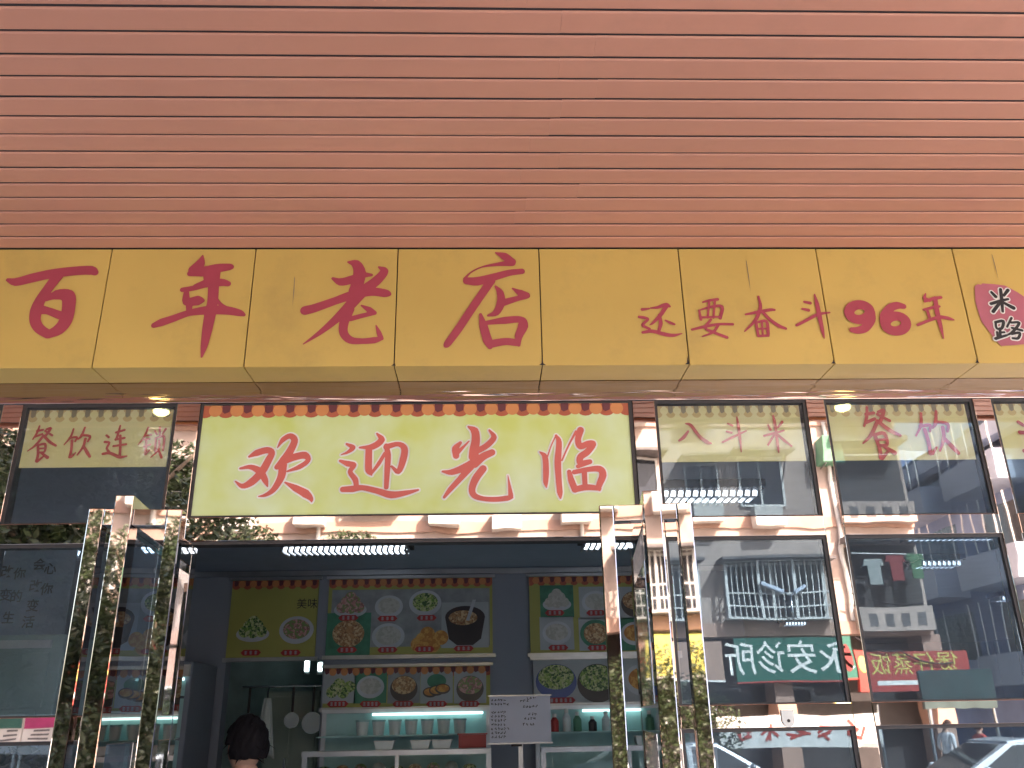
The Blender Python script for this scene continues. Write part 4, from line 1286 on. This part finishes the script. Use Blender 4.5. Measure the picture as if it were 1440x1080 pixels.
def leaf_cloud(n, centre, radii, size, rng, shell=0.5):
    mb = MB()
    for _ in range(n):
        while True:
            p = Vector((rng.uniform(-1, 1), rng.uniform(-1, 1), rng.uniform(-1, 1)))
            if shell < p.length < 1:
                break
        c = Vector(centre) + Vector((p.x * radii[0], p.y * radii[1], p.z * radii[2]))
        a = Vector((rng.gauss(0, 1), rng.gauss(0, 1), rng.gauss(0, 0.6))).normalized()
        b = a.cross(Vector((rng.gauss(0, 1), rng.gauss(0, 1), rng.gauss(0, 1)))).normalized()
        s = size * rng.uniform(0.6, 1.3)
        mb.add([c - a * s, c - b * s * 0.4, c + a * s, c + b * s * 0.4], [(0, 1, 2, 3)])
    return mb


pp = at_y(14, 1075, 3.7)
pl = thing('pot_plant', 'leafy green pot plant low in the left window', 'plant', (pp[0], 3.7, 0.9))
build('leaves', leaf_cloud(160, (pp[0], 3.7, pp[1] - 0.03), (0.15, 0.12, 0.10), 0.05, random.Random(5), 0.1), 'leaf', pl, fixn=False)
build('pot', MB().tube([(pp[0], 3.7, 0.9), (pp[0], 3.7, 1.2)], [0.08, 0.11], 14), 'tray_red', pl)
build('stand', MB().tube([(pp[0], 3.7, 0.0), (pp[0], 3.7, 0.899)], 0.03, 10), 'gasket', pl)


# ================================================================== PEOPLE
def person(label, loc, rz, height, shirt, pose='stand', group=None, stoop=0.0):
    k = height / 1.70
    t = thing('person', label, 'person', loc, group, rz)
    V, Ed, Rr = [], [], []

    def v(p, r, par=None):
        V.append((p[0] * k, p[1] * k, p[2] * k))
        Rr.append(r * k)
        if par is not None:
            Ed.append((par, len(V) - 1))
        return len(V) - 1
    # faces -y; root at pelvis
    pel = v((0, 0, 0.95), 0.125)
    wst = v((0, 0.0, 1.08), 0.115, pel)
    ch = v((0, -0.005, 1.27), 0.130, wst)
    nb = v((0, 0.0, 1.41), 0.075, ch)
    nk = v((0, -0.015, 1.485), 0.052, nb)
    hd = v((0, -0.03, 1.54), 0.058, nk)
    st = 0.14 if pose == 'walk' else 0.0
    for s in (-1, 1):
        sh = v((s * 0.17, 0, 1.385), 0.056, nb)
        bend = (-0.10 if pose == 'stand' else s * 0.10)
        el = v((s * 0.225, 0.02 + bend * 0.3, 1.12), 0.042, sh)
        wr = v((s * 0.215, -0.10 + bend, 0.93), 0.030, el)
        pa = v((s * 0.205, -0.13 + bend, 0.86), 0.034, wr)
        for fi, (fx, fl, fy) in enumerate(((-0.018, 0.075, -0.01), (-0.006, 0.085, -0.004), (0.006, 0.08, 0.004), (0.018, 0.065, 0.012))):
            a = v((s * 0.205 + fy * 0.5, -0.135 + bend + fx, 0.825), 0.0095, pa)
            b = v((s * 0.200 + fy * 0.5, -0.140 + bend + fx, 0.825 - fl * 0.55), 0.0085, a)
            v((s * 0.190 + fy * 0.5, -0.138 + bend + fx, 0.825 - fl), 0.007, b)
        th_ = v((s * 0.19, -0.165 + bend, 0.845), 0.011, pa)
        v((s * 0.182, -0.185 + bend, 0.805), 0.009, th_)
        hp = v((s * 0.09, 0, 0.90), 0.088, pel)
        kn = v((s * 0.095, -0.02 - s * st, 0.50), 0.058, hp)
        an = v((s * 0.095, 0.02 - s * st * 0.6, 0.09), 0.040, kn)
        he = v((s * 0.097, 0.0 - s * st * 0.6, 0.035), 0.038, an)
        v((s * 0.105, -0.15 - s * st * 0.6, 0.028), 0.030, he)
    me = bpy.data.meshes.new('body')
    me.from_pydata(V, Ed, [])
    for q in ('skin', shirt, 'trousers'):
        me.materials.append(MATS[q])
    o = bpy.data.objects.new('body', me)
    COL.objects.link(o)
    md = o.modifiers.new('skin', 'SKIN')
    for i, r in enumerate(Rr):
        sv = me.skin_vertices[0].data[i]
        sv.radius = (r, r * (0.78 if i < 4 else 1.0))
        sv.use_root = (i == 0)
    md.use_smooth_shade = True
    ss = o.modifiers.new('sub', 'SUBSURF')
    ss.levels = ss.render_levels = 2
    dg = bpy.context.evaluated_depsgraph_get()
    bm_ = bpy.data.meshes.new_from_object(o.evaluated_get(dg))
    bpy.data.objects.remove(o, do_unlink=True)
    bm_.name = 'body'
    bm_.materials.clear()
    for q in ('skin', shirt, 'trousers'):
        bm_.materials.append(MATS[q])
    for p in bm_.polygons:
        c = p.center
        zz = c.z / k
        p.use_smooth = True
        if zz < 0.96 and abs(c.x) / k < 0.172:
            p.material_index = 2
        elif zz < 1.445 and not (zz < 1.05 and abs(c.x) / k > 0.172):
            p.material_index = 1
        else:
            p.material_index = 0
    bo = bpy.data.objects.new('body', bm_)
    COL.objects.link(bo)
    bo.parent = t
    # head: skull, jaw, nose, ears shaped out of one sphere grid
    mb = MB().sphere((0, 0, 0), 1.0, 28, 20)
    hv = []
    for x, y, z in mb.v:
        X = x * 0.074
        Yy = y * 0.096
        Z = z * 0.118
        if z < 0:
            X *= 1 - 0.30 * min(1, -z) ** 1.5
            if y > 0:
                Yy *= 1 - 0.35 * min(1, -z)
        if y < -0.7 and abs(x) < 0.25 and -0.45 < z < 0.12:
            Yy -= 0.022 * (1 - abs(x) / 0.25) * (1 - abs(z + 0.2) / 0.35 if abs(z + 0.2) < 0.35 else 0)
        if y < -0.6 and 0.0 < z < 0.22 and 0.2 < abs(x) < 0.6:
            Yy += 0.008
        if y < -0.75 and -0.62 < z < -0.48:
            Yy -= 0.004
        hv.append((X * k, (Yy - 0.035) * k, (Z + 1.59) * k))
    mb.v = hv
    hd_o = build('head', mb, 'skin', t, smooth=True, local=True)
    for s in (-1, 1):
        e = MB().sphere((s * 0.077 * k, -0.025 * k, 1.585 * k), (0.011 * k, 0.021 * k, 0.034 * k), 12, 8)
        build('ear', e, 'skin', hd_o, smooth=True, local=True)
        e = MB().sphere((s * 0.030 * k, -0.122 * k, 1.605 * k), (0.013 * k, 0.008 * k, 0.008 * k), 10, 6)
        build('eye', e, 'ink_white', hd_o, smooth=True, local=True)
    # short hair cap with uneven tufts
    rr = random.Random(len(label))
    hm = MB().sphere((0, 0, 0), 1.0, 72, 48)
    hv = []
    keep = {}
    for i, (x, y, z) in enumerate(hm.v):
        j = 1 + 0.045 * math.sin(13 * x + 9 * z) * math.cos(11 * y) + rr.uniform(-0.012, 0.016)
        hv.append((x * 0.084 * k * j, (y * 0.104 * j - 0.028) * k, (z * 0.125 * j + 1.60) * k))
        front = y < -0.35
        keep[i] = (z > 0.42) if front else (z > -0.42 if y > 0.15 else z > 0.02)
    fs2 = [f for f in hm.f if all(keep[i] for i in f)]
    hb = MB()
    hb.add(hv, fs2)
    ho = build('hair', hb, 'hair', t, smooth=True, local=True)
    s2 = ho.modifiers.new('thickness', 'SOLIDIFY')
    s2.thickness = 0.012
    s2.offset = 1
    # tufts
    tf = MB()
    for _ in range(260):
        i = rr.randrange(len(hv))
        if not keep[i]:
            continue
        p = Vector(hv[i])
        nrm = (p - Vector((0, -0.03 * k, 1.60 * k))).normalized()
        dn = (Vector((rr.gauss(0, 0.6), rr.gauss(0, 0.6), -0.8)) + nrm * 0.7).normalized()
        sd_ = dn.cross(nrm).normalized() * 0.004
        tip = p + nrm * 0.010 + dn * rr.uniform(0.018, 0.04)
        tf.add([p + nrm * 0.006 - sd_, p + nrm * 0.006 + sd_, tip], [(0, 1, 2)])
    build('hair_tufts', tf, 'hair', t, local=True, fixn=False)
    return t


person('dark haired person in a dark shirt inside the doorway, seen from behind', (-1.000, 3.96, 0.0), RAD(-138), 1.55, 'shirt_dark')

# ================================================================== ACROSS THE STREET (seen in the reflections)
YA = 3.13 - 20.9
ab = thing('apartment_building', 'tan apartment block with caged windows and dark awnings reflected in the glass', 'building', (0, YA, ZR))
AX0, AX1 = -26.0, 12.2
build('wall', MB().box(AX0, AX1, YA - 9, YA, 3.55, 16.5), 'wall_tan', ab)
build('ground_floor', MB().box(AX0, AX1, YA - 9, YA - 0.9, ZR - 0.05, 3.549), 'shop_dark', ab)
build('band', MB().box(AX0, AX1, YA, YA + 0.10, 3.52, 3.86), 'wall_peach', ab)
build('band', MB().box(AX0, AX1, YA, YA + 0.06, 6.45, 6.75), 'wall_peach', ab)
build('band', MB().box(AX0, AX1, YA, YA + 0.06, 9.5, 9.8), 'wall_peach', ab)
for k in range(10):
    x = AX0 + 0.2 + k * 4.19
    build('pier', MB().box(x, x + 0.5, YA - 0.9, YA - 0.02, ZR - 0.05, 3.548), 'wall_peach', ab)
build('roof', MB().box(AX0 - 0.2, AX1 + 0.2, YA - 9.2, YA + 0.25, 16.502, 16.8), 'concrete_dark', ab)
for k in range(4):
    build('downpipe', MB().tube([(-12 + 7.35 * k, YA + 0.09, 3.9), (-12 + 7.35 * k, YA + 0.09, 16.4)], 0.06, 8), 'grille_white', ab)


def cage_mesh(w, h):
    q = MB()
    n = int(w / 0.16)
    for i in range(n + 1):
        x = -w / 2 + w * i / n
        q.box(x - 0.012, x + 0.012, 0.40, 0.424, 0, h)
    for z in (0, 0.32, 0.66, h):
        q.box(-w / 2, w / 2, 0.395, 0.43, z - 0.018, z + 0.018)
    for i in range(4):
        x = -w / 2 + w * i / 3
        q.box(x - 0.04, x + 0.04, 0.39, 0.44, 0, h)
    for x in (-w / 2, w / 2):
        for z in (0, 0.32, 0.66, h):
            q.box(x - 0.018, x + 0.018, 0, 0.395, z - 0.018, z + 0.018)
    q.box(-w / 2, w / 2, 0, 0.39, -0.02, 0.0)
    return q


def window_unit(x, z, w, h, style):
    f = MB()
    f.box(x - w / 2 - 0.06, x + w / 2 + 0.06, YA + 0.0, YA + 0.07, z - 0.06, z)
    f.box(x - w / 2 - 0.06, x + w / 2 + 0.06, YA + 0.0, YA + 0.07, z + h, z + h + 0.06)
    for a in (-w / 2 - 0.06, -0.03, w / 2):
        f.box(x + a, x + a + 0.06, YA, YA + 0.07, z, z + h)
    fo = build('window', f, 'grille_white', ab)
    build('pane', MB().rect(x - w / 2, x + w / 2, z, z + h, YA + 0.02), 'pane_dark', fo)
    if style != 'plain':
        build('awning', MB().box(x - w / 2 - 0.25, x + w / 2 + 0.25, YA + 0.002, YA + 0.75, z + h + 0.10, z + h + 0.18), 'concrete_dark', fo)
    if style == 'cage':
        q = cage_mesh(w + 0.2, h + 0.15)
        q.v = [(a + x, b + YA, c + z - 0.08) for a, b, c in q.v]
        build('grille', q, 'grille_white', fo)
    if style == 'ac':
        build('air_conditioner', MB().box(x - 0.42, x + 0.42, YA + 0.08, YA + 0.50, z - 0.72, z - 0.12), 'ac_white', fo, bevel=0.02)


for r, z in enumerate((4.02, 7.15, 10.2, 13.1)):
    for c in range(9):
        x = 8.0 - c * 3.7
        wide = 2.7 if r == 0 else 1.25
        window_unit(x, z, wide, 1.35, 'cage' if (r == 0 or (c + r) % 4 == 0) else ('ac' if (c + r) % 2 else 'awn'))
        if r > 0:
            window_unit(x - 1.75, z + 0.15, 0.85, 1.0, 'ac' if (c * 3 + r) % 3 else 'awn')
# balconies on the right-hand end; flat dark sheets painted for their shaded recesses
for r, z in enumerate((4.25, 7.15, 10.2)):
    bl = build('balcony', MB().box(10.1, 12.15, YA + 0.004, YA + 0.38, z - 0.62, z - 0.03), 'wall_tan', ab)
    for j in range(4):
        build('parapet_slot', MB().box(10.32 + 0.46 * j, 10.56 + 0.46 * j, YA + 0.383, YA + 0.386, z - 0.50, z - 0.18), 'concrete_dark', bl)
    build('opening', MB().rect(10.15, 12.1, z, z + 1.65, YA + 0.012), 'shop_dark', bl)  # flat dark sheet on the wall, shade painted in place of a hollow
    build('slab', MB().box(10.0, 12.2, YA + 0.004, YA + 0.75, z + 1.70, z + 1.85), 'concrete_dark', bl)
    build('clothes_pole', MB().tube([(10.1, YA + 0.5, z + 1.35), (12.1, YA + 0.5, z + 1.30)], 0.02, 6), 'grille_white', bl)
for x, z, m_, lab in ((10.65, 4.75, 'cloth_pale', 'pale'), (11.25, 4.85, 'cloth_red', 'red'), (11.83, 4.90, 'cloth_green', 'green')):
    lau = thing('laundry', '%s garment drying on the reflected lower balcony' % lab, 'garment', (x, YA + 0.5, z), 'laundry on the reflected balcony')
    build('sleeves', MB().prism([(x - 0.22, z + 0.68), (x + 0.22, z + 0.68), (x + 0.28, z + 0.5), (x - 0.28, z + 0.5)], YA + 0.49, YA + 0.53), m_, lau)
    build('cloth', MB().prism([(x - 0.16, z), (x + 0.16, z), (x + 0.17, z + 0.4975), (x - 0.17, z + 0.4975)], YA + 0.485, YA + 0.535), m_, lau)
# green window awning
aw = thing('window_awning', 'small green metal awning box reflected at the second right window', 'awning', (9.95, YA + 0.2, 8.3))
build('hood', MB().prism([(9.7, 8.25), (10.35, 8.25), (10.30, 9.0), (9.75, 9.0)], YA + 0.01, YA + 0.55), 'awning_green', aw)
for a in (9.8, 10.25):
    build('bracket', MB().tube([(a, YA + 0.02, 8.2), (a, YA + 0.5, 8.24)], 0.02, 6), 'steel', aw)

# shop signs along its ground floor
cs = thing('clinic_sign', 'green clinic sign with white characters, mirrored in the window', 'sign', (8.2, YA + 0.1, 2.40))
YG = YA + 0.26
build('board', MB().box(6.62, 9.78, YA + 0.12, YG, 2.40, 3.46), 'clinic_green', cs)
build('edge', MB().box(6.62, 9.78, YA + 0.12, YG + 0.01, 2.36, 2.40), 'shop_red', cs)
lettering('永安诊所', 0.86, 'ink_white', cs, (8.05, YG + 0.006, 2.90), facing=1, bold=0.006)
build('emblem', MB().disc(9.62, 2.9, YG + 0.006, 0.12, 0.34), 'cloth_red', cs)
rs = thing('restaurant_sign', 'red restaurant sign with yellow green characters, mirrored in the window', 'sign', (11.2, YA + 0.1, 2.05))
build('board', MB().box(9.82, 12.9, YA + 0.12, YG, 2.05, 3.10), 'shop_red', rs)
lettering('煲仔蒸饭', 0.62, 'shop_yellow', rs, (11.40, YG + 0.006, 2.74), facing=1, bold=0.0)
build('stripe', MB().rect(10.3, 12.6, 2.22, 2.34, YG + 0.006), 'ink_white', rs)
build('badge', MB().disc(9.99, 2.75, YG + 0.006, 0.13, 0.22), 'shop_yellow', rs)
ts = thing('hanging_sign', 'dark green hanging board reflected below the red restaurant sign', 'sign', (12.6, -14.2, 1.9))
build('board', MB().box(9.9, 11.6, -14.3, -14.2, 1.60, 2.45), 'board_teal', ts)
for a in (10.0, 11.5):
    build('post', MB().tube([(a, -14.25, ZR), (a, -14.25, 1.599)], 0.04, 8), 'steel', ts)
ps_ = thing('led_sign', 'small glowing purple sign reflected low in the second right window', 'sign', (12.3, -14.4, 1.3))
build('screen', MB().rect(12.45, 13.05, 1.62, 1.88, -14.34), 'sign_purple', ps_)
build('case', MB().box(12.42, 13.08, -14.44, -14.345, 1.58, 1.92), 'backing_black', ps_)
build('post', MB().tube([(12.75, -14.4, ZR), (12.75, -14.4, 1.579)], 0.05, 8), 'steel', ps_)
for x0, x1, m_, lab in ((2.5, 6.3, 'wall_peach', 'peach shop sign board left of the reflected clinic sign'), (-0.2, 2.3, 'shop_yellow', 'yellow shop sign board reflected in the right door handles'), (-6.0, -1.9, 'shop_red', 'red shop sign board behind the reflected trees')):
    t = thing('shop_sign', lab, 'sign', ((x0 + x1) / 2, YA + 0.1, 2.4))
    build('board', MB().box(x0, x1, YA + 0.12, YG, 2.45, 3.40), m_, t)
    build('edge', MB().box(x0, x1, YA + 0.12, YG + 0.01, 2.40, 2.449), 'ink_white', t)
# white banner with red brush words, hung low across the front
bn = thing('street_banner', 'white banner with red handwriting reflected in the lower rail', 'banner', (7.3, -15.6, 1.1))
build('cloth', MB().box(5.5, 9.4, -15.62, -15.60, 0.75, 1.50), 'paint_white', bn)
for a in (5.5, 9.4):
    build('post', MB().tube([(a, -15.65, ZR), (a, -15.65, 1.7)], 0.035, 8), 'steel', bn)
hb_ = MB()
hr = random.Random(11)
YP = -15.59
for i in range(5):
    for k in range(6):
        a = hr.uniform(0, math.pi)
        l = 0.34 * hr.uniform(0.5, 1.0)
        cx, cz_ = 6.1 + i * 0.68 + hr.uniform(-0.15, 0.15), 1.12 + hr.uniform(-0.15, 0.15)
        dx, dz, nx_, nz_ = math.cos(a) * l / 2, math.sin(a) * l / 2, -math.sin(a) * 0.03, math.cos(a) * 0.03
        hb_.poly([(cx - dx - nx_, cz_ - dz - nz_), (cx + dx - nx_, cz_ + dz - nz_), (cx + dx + nx_, cz_ + dz + nz_), (cx - dx + nx_, cz_ - dz + nz_)], -15.59 + 0.002 * k)
build('handwriting', hb_, 'shop_red', bn)

# blue balcony block on the side street
bb_ = thing('balcony_block', 'blue block with stacked balconies receding down the reflected side street', 'building', (17, -30, ZR))
BX = 16.4
build('wall', MB().box(BX, BX + 9, -33.0, -17.5, ZR - 0.05, 9.6), 'wall_blue', bb_)
build('wall', MB().box(BX - 0.4, BX + 9, -62, -33.02, ZR - 0.05, 12.8), 'wall_blue', bb_)
for r in range(4):
    z = 2.2 + 2.9 * r
    for k in range(9):
        y1 = -18.2 - 4.7 * k
        if z > 8 and k < 3:
            continue
        bx_ = BX if y1 > -33 else BX - 0.4
        bo = build('balcony', MB().box(bx_ - 1.1, bx_ - 0.004, y1 - 3.2, y1, z, z + 0.95), 'wall_bluepale', bb_)
        build('recess', MB().add([(bx_ - 0.006, y1 - 3.1, z + 0.96), (bx_ - 0.006, y1 - 0.1, z + 0.96), (bx_ - 0.006, y1 - 0.1, z + 2.5), (bx_ - 0.006, y1 - 3.1, z + 2.5)], [(0, 1, 2, 3)]), 'pane_dark', bo)
        q = MB()
        for j in range(6):
            yy = y1 - 3.15 + j * 0.62
            q.box(bx_ - 1.09, bx_ - 1.05, yy, yy + 0.03, z + 0.951, z + 2.5)
        build('grille', q, 'grille_white', bo)
for y1, z in ((-21.5, 9.6), (-40, 12.8)):
    build('parapet', MB().box(BX - 0.5, BX + 9, y1 - 10, y1 + (4.0 if z < 10 else 6.9), z + 0.002, z + 0.5), 'wall_bluepale', bb_)

# double-headed lamp and cables looped on the facade
ly = YA + 0.55
lx, lz = at_y(1113, 836, 23.5)
lb = at_y(1113, 880, 23.5)[1]
sl = thing('facade_lamp', 'double headed lamp on a short post before the reflected caged window', 'lamp', (lx, ly, lb))
build('pole', MB().tube([(lx, YA + 0.1, lb), (lx, ly, lb + 0.05), (lx, ly, lz - 0.02)], 0.035, 10), 'steel', sl, smooth=True)
for a_, b_ in ((-0.78, 0.30), (0.40, 0.20)):
    build('lamp_head', MB().bar((lx + a_ * 0.25, ly, lz + b_ * 0.25), (lx + a_, ly, lz + b_), 0.16, 0.09), 'wall_bluepale', sl, bevel=0.015)
    build('arm', MB().tube([(lx, ly, lz - 0.03), (lx + a_ * 0.3, ly, lz + b_ * 0.3)], 0.022, 8), 'steel', sl)


def cable(label, pix, sag):
    P_ = [Vector((at_y(x, y, 24.0)[0], YA + 0.32, at_y(x, y, 24.0)[1])) for x, y in pix]
    pts = []
    for a, b in zip(P_[:-1], P_[1:]):
        for t in range(9):
            f = t / 9
            p = a.lerp(b, f)
            p.z -= sag * 4 * f * (1 - f)
            pts.append(p)
    pts.append(P_[-1])
    c = tag(build('cable', MB().tube(pts, 0.022, 6), 'backing_black', smooth=True), label, 'cable')
    recentre(c)


cable('black cable looping down the facade reflected in the first right window', ((1068, 640), (1100, 640)), 1.1)
cable('black cable sagging across the front above the reflected red sign', ((1195, 898), (1255, 912), (1330, 930)), 0.15)
cable('thin black cable strung over the reflected balcony opening', ((1190, 838), (1290, 850)), 0.1)

# ---------------- street trees
tr_rng = random.Random(21)
pT = thing('street_tree', 'leafy street tree reflected in the mullion left of the door', 'tree', (0, 0, 0), 'street trees opposite the shop')
tk = MB()
tk.tube([(0, 0, 0), (0.06, 0.03, 1.2), (0.0, 0.05, 2.6), (0.1, 0, 3.6), (0.05, 0, 5.2)], [0.20, 0.16, 0.14, 0.11, 0.05], 12)
for i in range(8):
    a = i * 2.4
    z = 2.3 + 0.35 * i
    l = 1.9 - 0.1 * i
    tk.tube([(0.03, 0, z), (math.cos(a) * l * 0.5, math.sin(a) * l * 0.5, z + 0.5), (math.cos(a) * l, math.sin(a) * l, z + 1.3)], [0.075, 0.05, 0.02], 8)
build('trunk', tk, 'bark', pT, smooth=True, local=True)
cr = MB()
for i in range(26):
    a = tr_rng.uniform(0, 6.28)
    r = tr_rng.uniform(0.2, 2.1)
    c = (math.cos(a) * r, math.sin(a) * r, tr_rng.uniform(1.9, 6.2))
    lc = leaf_cloud(900, c, (tr_rng.uniform(0.6, 1.05), tr_rng.uniform(0.6, 1.05), tr_rng.uniform(0.5, 0.8)), 0.075, tr_rng, 0.1)
    cr.add(lc.v, lc.f)
build('crown', cr, 'leaf', pT, local=True, fixn=False)
spots = [(-2.7, -5.6, 0.55, 'small bushy tree on the near kerb reflected in the left door handles'), (-5.5, -6.4, 1.0, 'leafy street tree reflected in the mullion left of the door'), (-8.2, -6.9, 1.05, 'leafy street tree reflected in the window left of the door'), (-11.4, -6.5, 1.1, 'leafy street tree reflected in the leftmost window'),
         (-3.9, -14.6, 0.95, 'leafy street tree on the far pavement reflected under the welcome banner'), (2.6, -14.9, 0.60, 'small street tree before the peach shop sign across the street'), (-7.6, -14.6, 1.0, 'leafy street tree before the red sign across the street'),
         (-11.6, -14.8, 1.05, 'leafy street tree at the far left of the opposite pavement')]
for i, (x, y, s, lab) in enumerate(spots):
    o = pT if i == 0 else copy_tree(pT)
    o.location = (x, y, ZR)
    o.scale = (s, s, s)
    o.rotation_euler.z = i * 1.3
    o['label'] = lab
h2 = tag(build('hedge', leaf_cloud(20000, (-7.0, -5.0, 0.75), (4.6, 0.45, 1.15), 0.05, random.Random(10), 0.2), 'leaf', fixn=False), 'dense hedge along the near kerb reflected in the left door handles', 'hedge')
recentre(h2)
hd = tag(build('hedge', leaf_cloud(30000, (1.6, -14.9, 1.2), (4.4, 0.6, 1.9), 0.055, random.Random(9), 0.2), 'leaf', fixn=False), 'dense clipped hedge across the street reflected in the door handles', 'hedge')
recentre(hd)


# ---------------- cars
def car(label, loc, rz, paint, scale=1.0):
    t = thing('parked_car', label, 'car', loc, 'cars on the street', rz)

    def loft(secs):
        """secs: (x, [(y, z)...]) cross-sections joined along the car"""
        q = MB()
        n = len(secs[0][1])
        vs = [(x, y, z) for x, s in secs for y, z in s]
        fs = [(i * n + k, i * n + (k + 1) % n, (i + 1) * n + (k + 1) % n, (i + 1) * n + k) for i in range(len(secs) - 1) for k in range(n)]
        fs += [tuple(range(n))[::-1], tuple((len(secs) - 1) * n + k for k in range(n))]
        return q.add(vs, fs)

    def body_sec(x, w, zt, zb=0.26):
        return (x, [(-w * 0.94, zb), (-w, zb + 0.2), (-w, zt - 0.14), (-w * 0.9, zt), (w * 0.9, zt), (w, zt - 0.14), (w, zb + 0.2), (w * 0.94, zb)])
    b = loft([body_sec(-2.25, 0.70, 0.72, 0.36), body_sec(-2.12, 0.82, 0.88), body_sec(-1.6, 0.87, 0.95), body_sec(-0.8, 0.89, 0.95), body_sec(0.6, 0.89, 0.93), body_sec(1.1, 0.88, 0.90), body_sec(1.8, 0.84, 0.80), body_sec(2.15, 0.74, 0.66, 0.30), body_sec(2.25, 0.6, 0.55, 0.34)])
    bo = build('body', b, paint, t, smooth=True, local=True)

    def cab(x, w0, w1, z0, z1):
        return (x, [(-w0, z0), (-w1, z1), (w1, z1), (w0, z0)])
    c = loft([cab(-1.75, 0.80, 0.78, 0.93, 0.945), cab(-0.95, 0.80, 0.62, 0.93, 1.36), cab(-0.2, 0.81, 0.64, 0.93, 1.43), cab(0.25, 0.81, 0.63, 0.92, 1.40), cab(1.15, 0.78, 0.76, 0.89, 0.905)])
    build('cabin', c, paint, t, local=True)
    for s in (-1, 1):
        for pts in ([(-1.45, 0.985), (-0.32, 0.985), (-0.32, 1.375), (-0.90, 1.32)], [(-0.22, 0.985), (0.86, 0.975), (0.22, 1.35), (-0.22, 1.38)]):
            q = MB().add([(x_, s * ((0.80 - 0.16 * (z_ - 0.93) / 0.47) + 0.022), z_) for x_, z_ in pts], [(0, 1, 2, 3)])
            build('side_window', q, 'car_glass', t, local=True)
    build('windscreen', MB().add([(1.10, -0.66, 0.955), (1.10, 0.66, 0.955), (0.38, 0.56, 1.37), (0.38, -0.56, 1.37)], [(0, 1, 2, 3)]), 'car_glass', t, local=True)
    build('rear_window', MB().add([(-1.70, -0.66, 0.99), (-1.70, 0.66, 0.99), (-1.08, 0.55, 1.34), (-1.08, -0.55, 1.34)], [(0, 1, 2, 3)]), 'car_glass', t, local=True)
    rf = loft([cab(-1.0, 0.64, 0.60, 1.345, 1.385), cab(-0.2, 0.665, 0.62, 1.42, 1.462), cab(0.28, 0.655, 0.61, 1.385, 1.425)])
    build('roof', rf, paint, t, local=True, bevel=0.012)
    for s in (-1, 1):
        for x in (-1.40, 1.38):
            wh = build('wheel', MB().tube([(x, s * 0.68, 0.31), (x, s * 0.90, 0.31)], 0.31, 20), 'rubber', t, local=True)
            build('rim', MB().tube([(x, s * 0.895, 0.31), (x, s * 0.91, 0.31)], 0.19, 14), 'car_silver', wh, local=True)
        build('headlight', MB().sphere((2.10, s * 0.60, 0.62), (0.10, 0.14, 0.06), 10, 6), 'grille_white', t, smooth=True, local=True)
        build('tail_light', MB().sphere((-2.16, s * 0.64, 0.78), (0.06, 0.14, 0.06), 10, 6), 'car_red', t, smooth=True, local=True)
        build('mirror', MB().sphere((0.85, s * 0.95, 0.98), (0.06, 0.09, 0.06), 10, 6), paint, t, smooth=True, local=True)
    return t


car('white car nearest the window, mirrored at the bottom right corner', (9.1, -9.9, ZR), RAD(180), 'car_white')
car('white car farther off, mirrored above the nearer white car', (14.6, -12.4, ZR), RAD(180), 'car_white')
car('silver car across the street before the clinic', (4.2, -12.3, ZR), 0, 'car_silver')
person('pedestrian in a white shirt reflected low in the second right window', (10.9, -15.4, ZR), RAD(60), 1.70, 'shirt_white', 'walk', 'pedestrians across the street')
person('pedestrian in a red top reflected beside the white shirted one', (11.9, -15.8, ZR), RAD(75), 1.62, 'shirt_red', 'walk', 'pedestrians across the street')
